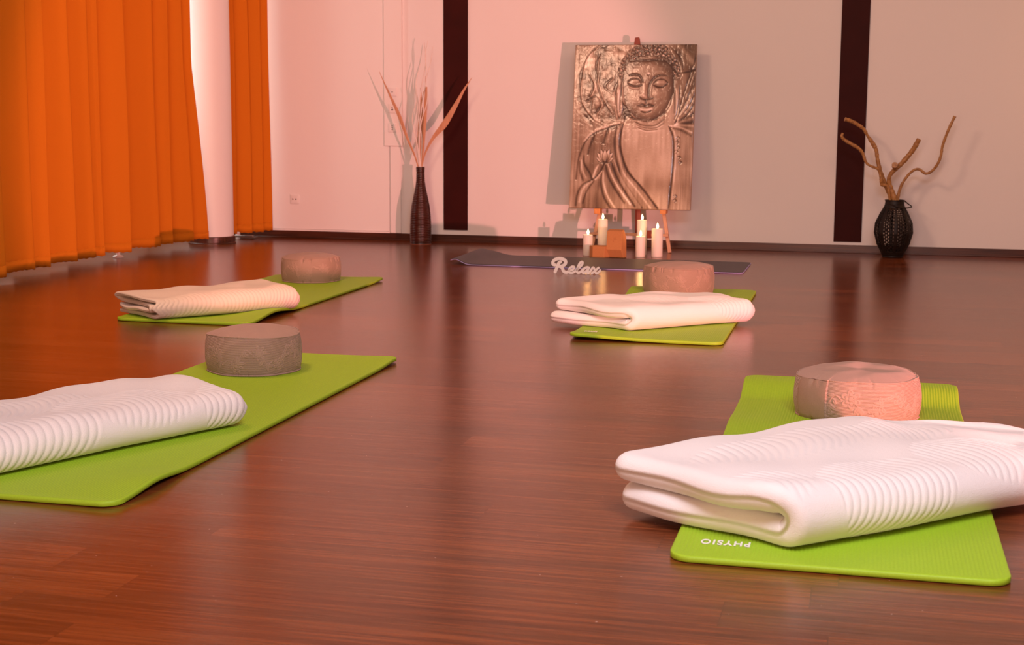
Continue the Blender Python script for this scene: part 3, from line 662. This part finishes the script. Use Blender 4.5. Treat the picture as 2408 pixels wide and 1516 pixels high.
    for p, w, d in (([(655, 300), (700, 262), (780, 252), (860, 258), (940, 250), (1020, 275), (1075, 340)], 9, -.18), ([(650, 380), (640, 500), (665, 640), (740, 730), (850, 762), (960, 730), (1045, 640), (1072, 500), (1070, 380)], 8, -.26),
                    ([(700, 382), (745, 372), (790, 385), (815, 430)], 8, -.34), ([(960, 380), (920, 395), (880, 440), (868, 500), (868, 560)], 8, -.36), ([(1020, 385), (960, 378), (910, 395)], 6, -.22),
                    ([(690, 448), (730, 468), (775, 472), (805, 462)], 6, -.40), ([(688, 438), (720, 412), (770, 410), (803, 440)], 5, -.26), ([(700, 478), (735, 488), (780, 486)], 5, .26),
                    ([(905, 462), (945, 478), (985, 474), (1022, 448)], 6, -.40), ([(905, 448), (940, 416), (990, 416), (1020, 438)], 5, -.26), ([(735, 432), (770, 430)], 14, .16), ([(945, 440), (985, 438)], 14, .14),
                    ([(830, 440), (832, 500), (826, 550)], 8, .16), ([(795, 560), (815, 578), (845, 582), (875, 578), (905, 568)], 6, -.34), ([(850, 585), (850, 612)], 6, -.26), ([(820, 545), (845, 560)], 10, .16),
                    ([(778, 632), (820, 622), (848, 632), (875, 622), (912, 632)], 6, -.42), ([(790, 640), (845, 640), (905, 640)], 5, -.22), ([(800, 660), (850, 668), (900, 655)], 9, .30), ([(812, 680), (850, 688), (890, 676)], 6, -.34),
                    ([(650, 600), (690, 700), (760, 748)], 8, -.14)):
        stroke(p, w, d)
    m = ell(860, 365, 11, 11, 0, .4); L += m*.34; stroke([(850, 375), (862, 380), (872, 372)], 4, -.2)
    # neck rings
    nm = ss((1-np.abs(xx-880)/150)*6)*(yy > 750)*(yy < 830); L = L*(1-nm*.5)+nm*.5*.5
    for p in ([(760, 765), (830, 795), (930, 795), (1000, 750)], [(775, 790), (850, 815), (940, 812), (1000, 780)], [(790, 812), (860, 835), (950, 828)]): stroke(p, 6, -.26); stroke([(x, y+12) for x, y in p], 5, .14)
    L = .50+(L-.47)*1.35; L += .10*(nz_(5, 6, 21)-.5)+.14*(nz_(16, 20, 22)-.5)*(1-fm)*(1-ch*.7); L = np.clip(L+.05*(rs.rand(*L.shape)-.5), .03, .98)
    ramp_p = [0, .2, .38, .52, .66, .82, 1.0]; cols = np.array([(.035, .012, .004), (.085, .046, .026), (.19, .122, .074), (.32, .228, .155), (.46, .355, .26), (.68, .58, .47), (.88, .80, .70)])
    rgb = np.stack([np.interp(L, ramp_p, cols[:, i]) for i in range(3)], -1)
    return xs, ys, L, rgb
xs, ys, Lm, rgb = paint()
ny, nx = Lm.shape
pt = empty('canvas_painting', ((c0.x+c1.x)/2, 8.95, zb_), label='tall brown relief painting of a serene robed figure with closed eyes, standing on the easel', cat='painting')
Rt = Matrix.Rotation(-tilt, 4, 'X')
U, Vv = np.meshgrid(np.linspace(-PW/2, PW/2, nx), np.linspace(PH, 0, ny)); D = -.0005-(Lm*.0024)
edge = np.zeros_like(D); edge[1:-1, 1:-1] = 1; D = D*edge
P3 = np.stack([U, D, Vv], -1).reshape(-1, 3) @ np.array(Rt.to_3x3()).T
m = mat('oil_paint', (.4, .25, .15), .5, spec=.3, Coat_Weight=.5, Coat_Roughness=.09); g = G(m); vc = g.n('ShaderNodeVertexColor', layer_name='paint'); g.l(vc.outputs[0], 'Base Color')
nz1 = g.noise(g.co(), 34, 4, .6, .8); g.bump(nz1, .004, .4); bq_ = g.n('ShaderNodeBump', {'Height': nz1, 'Distance': .0016, 'Strength': .5}); g.l(bq_.outputs[0], 'Coat Normal'); M['paint'] = m
mesh('painted_canvas', P3, gridfaces(ny, nx), M['paint'], pt, colors=np.concatenate([rgb, np.ones((ny, nx, 1))], -1))
fm_ = MB(); fm_.box(-PW/2, PW/2, .0008, .032, 0, PH, Rt); fm_.make('stretcher_frame', simple('canvas_edge', (.40, .25, .15), .7, 60), pt)
# easel
e0 = Vector(((c0.x+c1.x)/2, 8.95, 0))
t = empty('easel', (e0.x, 9.0, 0), label='wooden tripod easel holding the brown painting behind the candles', cat='easel')
def L3(px, py, Y): p = wl(px, py, Y); return Vector((p.x-e0.x, Y-9.0, p.z))
def yat(z, off): return 8.95+.15*(z-zb_)/(zt_-zb_)+off      # plane just behind the canvas
legtop = lambda px, py: L3(px, py, yat(1.15, .055))
mtop = L3(1499, 88, 9.135); mbot = L3(1503, 548, 9.005)
MB().bar(mtop, mbot, .024, .02).make('mast', M['redwood'], t, bevel=.002)
cap = L3(1499, 89, 9.135); cp = MB(); cz = cap.z; n = len(cp.v)
for (hw, zz_) in ((.026, cz-.09), (.014, cz)):
    for sx_, sy_ in ((-1, -.012), (1, -.012), (1, .012), (-1, .012)): cp.v.append((cap.x+sx_*hw, cap.y+sy_, zz_))
cp.f += [(3, 2, 1, 0), (4, 5, 6, 7), (0, 1, 5, 4), (1, 2, 6, 5), (2, 3, 7, 6), (3, 0, 4, 7)]; cp.make('mast_cap', M['redwood'], t, bevel=.002)
lt = Vector((mtop.x-.03, .115, 1.16)); rt_ = Vector((mtop.x+.03, .115, 1.16))
for s_, (px0, py0, px1, py1) in ((-1, (1407, 496, 1390, 590)), (1, (1562, 496, 1575, 596))):
    a_ = L3(px0, py0, 8.98); bq = L3(px1, py1, 8.955); bq.z = 0.0; d = (a_-bq); top_ = bq+d*(1.15/d.z) if d.z else a_
    top_ = Vector((mtop.x+s_*.028, .155, 1.15))
    # straight leg from floor foot to the mast joint
    MB().bar(top_, bq+Vector((0, 0, .001)), .022, .020).make('leg', M['pine'], t, bevel=.002)
rb = Vector((mtop.x, .27, .0)); MB().bar(Vector((mtop.x, .15, 1.12)), rb, .022, .016).make('rear_leg', M['redwood'], t, bevel=.002)
ca = L3(1389, 549, 8.955); cb = L3(1572, 553, 8.955)
MB().bar(ca, cb, .016, .040, up=(0, 1, 0)).make('crossbar', M['pine'], t, bevel=.002)
cj = L3(1525, 551, 8.945); MB().box(cj.x-.012, cj.x+.018, cj.y-.012, cj.y+.02, cj.z-.024, cj.z+.024).make('joint_block', M['redwood'], t, bevel=.002)
for px in (1405, 1560):
    q = L3(px, 496, 8.945); MB().box(q.x-.019, q.x+.019, -.075, .01, q.z-.017, zb_-.001).make('canvas_rest', M['orangewood'], t, bevel=.002)
0 and MB().box(-.21, .21, -.035, -.015, zb_-.020, zb_-.002).make('ledge', M['pine'], t, bevel=.002)

# ------------------------------------------------------------------ candles
def candle(px, x, y, r, h, label):
    t = empty('pillar_candle', (x, y, 0), label=label, cat='candle', group='lit pillar candles before the easel')
    MB().lathe([(r*.96, 0), (r, .003), (r, h-.004), (r*.95, h), (r*.8, h-.0015), (r*.55, h-.006), (r*.2, h-.008)], seg=40).make('wax_body', M['wax'], t)
    MB().tube([(0, 0, h-.009), (.0008, 0, h-.002), (.002, 0, h+.006)], .0009, 6).make('wick', M['dark'], t)
    fp = [(.0008, 0), (.0045, .004), (.0068, .010), (.0068, .016), (.0048, .024), (.0022, .031), (.0004, .036)]
    MB().lathe(fp, (.001, 0, h+.001), seg=20).make('flame', M['flame'], t)
    li = bpy.data.lights.new('candle_light', 'POINT'); li.energy = .16; li.color = (1, .45, .12); li.shadow_soft_size = .008
    lo = bpy.data.objects.new('candle_light', li); col.objects.link(lo); lo.location = (x, y-.0, h+.045)
candle(0, -1.652, 8.665, .030, .125, 'short lit white pillar candle at the far left of the group')
candle(0, -1.585, 8.80, .031, .212, 'tall lit white candle standing behind the small cork block')
candle(0, -1.338, 8.79, .031, .214, 'tall lit white candle behind the shorter one, right of the leaning block')
candle(0, -1.323, 8.640, .0285, .126, 'short lit white candle standing in front of a tall one')
candle(0, -1.228, 8.690, .034, .170, 'medium lit white candle at the far right of the group, by the easel leg')

# ------------------------------------------------------------------ cork blocks
def prism_obj(name, loc, rz, poly_yz, w, shear, label, emblem=False):
    t = empty(name, loc, rz, label=label, cat='yoga block')
    v = []
    for x in (-w/2, w/2): v += [(x+shear*z, y, z) for y, z in poly_yz]
    n = len(poly_yz); f = [tuple(range(n)), tuple(reversed(range(n, 2*n)))]+[(i, n+i, n+(i+1) % n, (i+1) % n) for i in range(n)]
    mesh('block_body', v, [tuple(reversed(q)) for q in f], M['cork'], t, smooth=False).modifiers.new('b', 'BEVEL').width = .002
    return t
bl = prism_obj('cork_block', (-1.452, 8.535, .001), math.radians(-10), [(0, 0), (-.030, .052), (.022, .160), (.062, .168), (.085, .12), (.05, .0)], .096, -.13, 'tall cork block leaning back between the candles, with a small emblem')
em = MB()
for pts in ([(-.006, 0, .118), (.002, 0, .121), (.006, 0, .114), (.0, 0, .108), (-.006, 0, .112)], [(-.008, 0, .104), (-.009, 0, .096)]):
    q = [(p[0]-.13*p[2]+.004, -.030+(p[2]-.052)*.4815-.0012, p[2]) for p in pts]; em.tube(q, .0005, 6)
em.make('emblem', simple('burnt_mark', (.22, .06, .02), .8, 40), bl)
t = empty('cork_block', (-1.555, 8.545, 0), math.radians(-6), label='small cork block lying flat beside the leaning one', cat='yoga block')
hx = [(-.066, .0), (-.036, -.032), (.040, -.040), (.06, .0), (.040, .05), (-.036, .05)]; n = 6
v = [(x, y, 0.0) for x, y in hx]+[(x, y, .070) for x, y in hx]
mesh('block_body', v, [tuple(reversed(range(6))), tuple(range(6, 12))]+[(i, (i+1) % 6, 6+(i+1) % 6, 6+i) for i in range(6)], M['cork'], t, smooth=False).modifiers.new('b', 'BEVEL').width = .002

# ------------------------------------------------------------------ word sign
def strokes_sign():
    S = [([(385, 440), (320, 400), (325, 310), (400, 235), (540, 195), (680, 210), (780, 270), (800, 350), (750, 430), (650, 480), (560, 492)], 118),
         ([(600, 320), (545, 360), (500, 450), (455, 570), (405, 700)], 118), ([(580, 490), (655, 530), (695, 610), (735, 680), (810, 712), (890, 700)], 112),
         ([(940, 630), (1050, 610), (1120, 550), (1110, 500), (1040, 495), (960, 550), (918, 640), (950, 710), (1040, 725), (1140, 680), (1215, 600)], 84),
         ([(1215, 610), (1330, 510), (1420, 410), (1440, 330), (1395, 305), (1330, 370), (1270, 490), (1228, 620), (1245, 700), (1310, 715), (1400, 650), (1460, 570)], 84),
         ([(1690, 530), (1620, 505), (1530, 540), (1445, 640), (1455, 710), (1530, 700), (1610, 620)], 84), ([(1690, 535), (1640, 620), (1615, 690), (1660, 720), (1730, 660), (1800, 560)], 84),
         ([(1770, 600), (1835, 515), (1880, 550), (1910, 640), (1950, 715), (2010, 720), (2065, 670), (2110, 620)], 80), ([(2045, 520), (1960, 590), (1880, 670), (1795, 730)], 80)]
    mb = MB(); sc_ = 1/7000.; dep = .014; zl = 0
    for k, (pts, w) in enumerate(S):
        C = cr(pts, len(pts)*9)*sc_; C[:, 1] = .1085-C[:, 1]; C[:, 0] -= 1200*sc_; r = w/2*sc_; n = len(C)
        T = np.gradient(C, axis=0); T /= np.linalg.norm(T, axis=1)[:, None]; N = np.stack([-T[:, 1], T[:, 0]], 1)
        Lft = [C[i]+N[i]*r for i in range(n)]; Rgt = [C[i]-N[i]*r for i in range(n)]
        a0 = math.atan2(N[0][1], N[0][0]); cap0 = [C[0]+r*np.array((math.cos(a0+PI*q/8), math.sin(a0+PI*q/8))) for q in range(1, 8)]
        a1 = math.atan2(-N[-1][1], -N[-1][0]); cap1 = [C[-1]+r*np.array((math.cos(a1+PI*q/8), math.sin(a1+PI*q/8))) for q in range(1, 8)]
        # body strips front and back
        y0 = -dep/2-.00008*k; y1 = dep/2+.00008*k; b0 = len(mb.v)
        for i in range(n):
            for (p, y) in ((Lft[i], y0), (Rgt[i], y0), (Rgt[i], y1), (Lft[i], y1)): mb.v.append((p[0], y, p[1]))
        for i in range(n-1):
            a = b0+4*i; mb.f += [(a, a+1, a+5, a+4), (a+1, a+2, a+6, a+5), (a+2, a+3, a+7, a+6), (a+3, a, a+4, a+7)]
        for cap_, first, last in ((cap0, Lft[0], Rgt[0]), (cap1, Rgt[-1], Lft[-1])):
            ring = [first]+cap_+[last]; b1 = len(mb.v)
            for p in ring: mb.v += [(p[0], y0, p[1]), (p[0], y1, p[1])]
            q = len(ring); mb.f.append(tuple(b1+2*i for i in range(q))); mb.f.append(tuple(b1+2*i+1 for i in reversed(range(q))))
            for i in range(q-1): mb.f.append((b1+2*i, b1+2*i+1, b1+2*i+3, b1+2*i+2))
    return mb
mb = strokes_sign(); zmin = min(v[2] for v in mb.v); mb.v = [(v[0], v[1], v[2]-zmin) for v in mb.v]
o = mb.make('word_sign', M['sign'], auto=.5); o.location = (-1.512, 7.605, .0); o.rotation_euler = (0, 0, math.radians(7)); o.scale = (1.0, 1, 1.0)
tag(o, label='white cut-out script sign reading Relax, standing at the edge of the blue-grey mat', cat='sign')

# ------------------------------------------------------------------ ribbed floor vase with dried leaves
VX, VY = -2.862, 9.10
t = empty('floor_vase', (VX, VY, 0), label='tall dark brown ribbed bottle vase holding dried leaves', cat='vase')
key = [(0, .069), (.05, .0695), (.12, .070), (.19, .067), (.253, .060), (.315, .047), (.375, .034), (.42, .028), (.47, .0265), (.495, .028), (.508, .0285)]
kz = [k[0] for k in key]; kr = [k[1] for k in key]; pr = [(.066, 0)]
for z in np.arange(.002, .506, .00135): pr.append((float(np.interp(z, kz, kr))+.0024*(abs(math.sin(PI*z/.0112))**.7)-.001, float(z)))
MB().lathe(pr+[(.0285, .508), (.024, .508), (.022, .48)], seg=72).make('body', M['vase'], t, auto=1.2)
MB().lathe([(.066, 0), (.071, .0005), (.071, .003), (.068, .004)], seg=72, cap1=False).make('foot_rim', simple('copper_rim', (.35, .12, .07), .3, 20), t)
def pp(px, py, dy=0.0): return wl(px, py, VY+dy)
def leaf(pts, ws, label, dys=None, flat=.16, name='dried_leaf', m='leaf', group='dried leaf blades in the ribbed vase', cat='dried leaf', fd=(0, 1, .1), sides=12):
    n = 26; P = cr([tuple(pp(x, y, (dys[i] if dys else 0))) for i, (x, y) in enumerate(pts)], n); W = np.interp(np.linspace(0, 1, n), np.linspace(0, 1, len(ws)), ws)/346/2
    base = Vector(P[0]); mb = MB().tube([Vector(p)-base for p in P], list(W), sides, flat, fd)
    o = mb.make(name, M[m]); o.location = base; return tag(o, label=label, cat=cat, group=group)
leaf([(985, 398), (975, 365), (958, 325), (940, 275), (922, 235), (905, 198), (892, 168)], [3, 4, 6, 9, 6, 3, .8], 'dried leaf blade leaning far left out of the ribbed vase')
leaf([(990, 398), (1000, 360), (1018, 325), (1045, 292), (1070, 250), (1090, 213), (1110, 182)], [3, 4, 7, 15, 10, 5, .8], 'broad dried leaf blade leaning right across the dark wall stripe', flat=.12)
leaf([(989, 398), (990, 350), (993, 300), (991, 255), (989, 206)], [7, 9, 9, 6, 1.5], 'upright broad dried leaf in the middle of the ribbed vase', [0, .01, .02, .02, .02])
leaf([(991, 398), (996, 340), (999, 290), (1001, 240), (1003, 204)], [3, 5, 7, 7, 4], 'upright dried leaf with a cut-off tip at the right of the bunch', [0, -.01, -.015, -.015, -.015])
leaf([(990, 398), (993, 340), (998, 270), (1000, 220), (1001, 178)], [2, 3, 4, 2, .8], 'thin tallest upright dried leaf in the ribbed vase', [0, .02, .03, .03, .03])
leaf([(986, 398), (984, 350), (985, 300), (990, 260), (996, 215)], [3, 5, 5, 4, 1.5], 'darker narrow dried leaf standing behind the middle blade', [0, .04, .05, .05, .05])
tw = [([(986, 395), (982, 345), (972, 300), (970, 270), (980, 235), (975, 212)], 'pale curly twig bowing left out of the ribbed vase'), ([(988, 395), (986, 340), (990, 290), (1003, 245), (1006, 215)], 'pale curly twig bowing right out of the ribbed vase'),
      ([(988, 395), (985, 320), (992, 250), (1003, 180), (1000, 130), (1006, 95)], 'tallest pale curly twig, hardly visible against the wall'), ([(989, 395), (992, 330), (985, 270), (990, 210), (1001, 150), (998, 100)], 'pale wavy twig reaching high above the leaves'),
      ([(990, 395), (995, 320), (1006, 250), (1000, 200), (1012, 150), (1018, 110)], 'pale wavy twig leaning right above the leaves'), ([(987, 395), (978, 320), (984, 250), (978, 200), (988, 150)], 'pale wavy twig standing left above the leaves')]
for k, (pts, lb) in enumerate(tw):
    leaf(pts, [3.0, 2.6, 2.2, 1.8, 1.2], lb, [0, .01*(k-2), .015*(k-2), .018*(k-2), .02*(k-2), .02*(k-2)][:len(pts)], 1.0, 'curly_twig', 'twig', 'pale curly twigs in the ribbed vase', 'twig', None, 8)

# ------------------------------------------------------------------ wicker lantern with branches
LX, LY = .166, 9.09
t = empty('wicker_lantern', (LX, LY, 0), label='black woven barrel lantern used as a vase for branches, right of the dark stripe', cat='lantern')
lr = lambda z: float(np.interp(z, [0, .03, .08, .15, .21, .27, .31, .335, .342], [.060, .072, .098, .117, .112, .085, .062, .055, .055]))
seg = 144; rows = 58; zs = np.linspace(.012, .325, rows+1)
V = np.array([[(lr(z)*math.cos(2*PI*i/seg), lr(z)*math.sin(2*PI*i/seg), z) for z in zs] for i in range(seg)]).reshape(-1, 3)
fs = []
for i in range(seg):
    for j in range(rows):
        solid = (i % 18) < 4 or j < 5 or j > rows-5 or abs(j-28) < 1 or abs(j-46) < 1
        kk = i % 18-4; hole = (kk % 3 != 0) and ((j+(kk//3)*2) % 4 not in (0, ))
        if solid or not hole: fs.append((i*(rows+1)+j, ((i+1) % seg)*(rows+1)+j, ((i+1) % seg)*(rows+1)+j+1, i*(rows+1)+j+1))
o = mesh('woven_body', V, np.array(fs), M['black_metal'], t); s = o.modifiers.new('t', 'SOLIDIFY'); s.thickness = .003
MB().lathe([(.058, 0), (.062, .004), (.062, .014), (.058, .016)], seg=48).make('base_plate', M['black_metal'], t)
MB().lathe([(.052, .318), (.058, .322), (.056, .345), (.060, .347), (.060, .351), (.050, .351), (.048, .320)], seg=48, cap0=False, cap1=False).make('neck_ring', M['black_metal'], t)
MB().lathe([(.004, .0), (.004, .052), (.040, .056), (.042, .070), (.038, .070), (.036, .060)], (0, 0, .01), seg=32, cap0=False).make('candle_cup', M['black_metal'], t)
MB().tube([(-.053, -.01, .345), (-.02, -.055, .322), (.03, -.075, .306), (.075, -.06, .306), (.10, -.03, .310), (.10, -.012, .314), (.082, -.005, .326), (.054, 0, .348)], .0035, 8).make('handle', M['black_metal'], t)
def bp(x, y, d=0.0): return wl(1940+x/3.79, 240+y/3.79, LY+d)
def branch(parts, label):
    base = bp(*parts[0][0][0]); mb = MB()
    for pts, ws in parts:
        n = len(pts)*7; P = cr([tuple(bp(*q)) for q in pts], n); W = np.interp(np.linspace(0, 1, n), np.linspace(0, 1, len(ws)), ws)/3.79/393/2
        W = W*(1+.08*np.sin(np.arange(n)*1.7)+.05*np.sin(np.arange(n)*.9+1)); mb.tube([Vector(p)-base for p in P], list(W), 14)
    o = mb.make('branch', M['branch'], auto=1.0); o.location = base; tag(o, label=label, cat='branch', group='driftwood branches in the lantern')
branch([([(600, 960, 0), (590, 860, 0), (545, 750, -.01), (505, 650, -.02), (472, 530, -.02), (457, 430, -.02), (430, 375, -.02), (380, 300, -.03), (345, 240, -.04), (290, 200, -.05), (230, 168, -.06), (178, 152, -.07)], [46, 44, 40, 38, 36, 34, 42, 26, 30, 32, 34, 36])],
       'orange-brown branch reaching upper left across the dark stripe')
branch([([(585, 930, -.02), (570, 800, -.03), (550, 745, -.035), (510, 735, -.04), (500, 690, -.05), (492, 640, -.05), (470, 595, -.06), (405, 568, -.07), (365, 535, -.08), (340, 465, -.08), (300, 412, -.09), (230, 370, -.10), (172, 335, -.10), (150, 305, -.11), (160, 275, -.11)], [26, 26, 28, 34, 30, 26, 24, 22, 24, 28, 30, 30, 28, 26, 20])],
       'lower left reddish branch with a hooked tip')
branch([([(620, 960, -.02), (615, 850, -.02), (580, 760, -.02), (572, 670, -.03), (622, 600, -.04), (680, 550, -.05), (758, 460, -.05), (800, 400, -.06), (838, 330, -.07)], [52, 50, 50, 36, 40, 42, 44, 46, 44]), ([(628, 600, -.04), (622, 565, -.075), (622, 560, -.10)], [44, 50, 48])],
       'thick short middle branch with a sawn knob and cut end')
branch([([(640, 960, 0), (652, 840, 0), (682, 740, 0), (740, 652, 0), (795, 605, -.01), (842, 600, -.01), (900, 637, -.02), (960, 608, -.02), (1010, 540, -.03), (1035, 470, -.03), (1048, 390, -.03), (1095, 260, -.04), (1158, 125, -.04)], [30, 28, 26, 24, 24, 24, 24, 24, 24, 24, 24, 25, 26])],
       'slender winding branch curving out to the right')

# ------------------------------------------------------------------ light
def area(name, loc, target, size, power, color, sy=None, spread=None):
    l = bpy.data.lights.new(name, 'AREA'); l.energy = power; l.color = color; l.size = size
    if sy: l.shape = 'RECTANGLE'; l.size_y = sy
    if spread: l.spread = math.radians(spread)
    o = bpy.data.objects.new(name, l); col.objects.link(o); o.location = loc
    o.rotation_euler = (Vector(target)-Vector(loc)).to_track_quat('-Z', 'Y').to_euler(); return o
w = bpy.data.worlds.new('world'); sc.world = w; w.use_nodes = True
w.node_tree.nodes['Background'].inputs[0].default_value = (.75, .85, 1, 1); w.node_tree.nodes['Background'].inputs[1].default_value = 1.0
# pink stage lamp standing low on the right
sl = bpy.data.lights.new('pink_spot', 'SPOT'); sl.energy = 2050; sl.color = (1, .33, .30); sl.spot_size = math.radians(27.8); sl.spot_blend = .35; sl.shadow_soft_size = .035
so = bpy.data.objects.new('pink_spot', sl); col.objects.link(so); so.location = (3.4, 1.0, .25)
a_ = math.radians(41.6); so.rotation_euler = Vector((-math.sin(a_), math.cos(a_), .03)).to_track_quat('-Z', 'Y').to_euler()
area('window_daylight', (XL-.35, 8.1, 1.5), (0, 8.1, 1.3), 2.0, 48, (1, .90, .80), 2.1)
area('fill_near', (.2, 1.4, 2.75), (-.3, 3.0, 0), 1.6, 140, (.95, .89, 1))  # added overhead fill, brightens the near blankets and mats; no fixture modelled
area('fill_front', (-1.4, -2.6, .9), (-.4, 7, .5), 2.0, 120, (1, .57, .42), 1.2)  # added warm fill from behind the camera; there is no window here
area('ceiling_lamp_far', (-2.57, 4.3, 2.8), (.0, 8.8, .6), .75, 85, (1, .55, .36))
area('fill_right', (.9, 5.3, 2.8), (.6, 9.2, .4), 1.5, 52, (1, .58, .42))  # invented fill that lifts and warms the right part of the back wall
area('wall_lamp_right', (1.9, 9.0, 1.3), (1.2, 9.3, .9), .25, 3, (1, .45, .15))
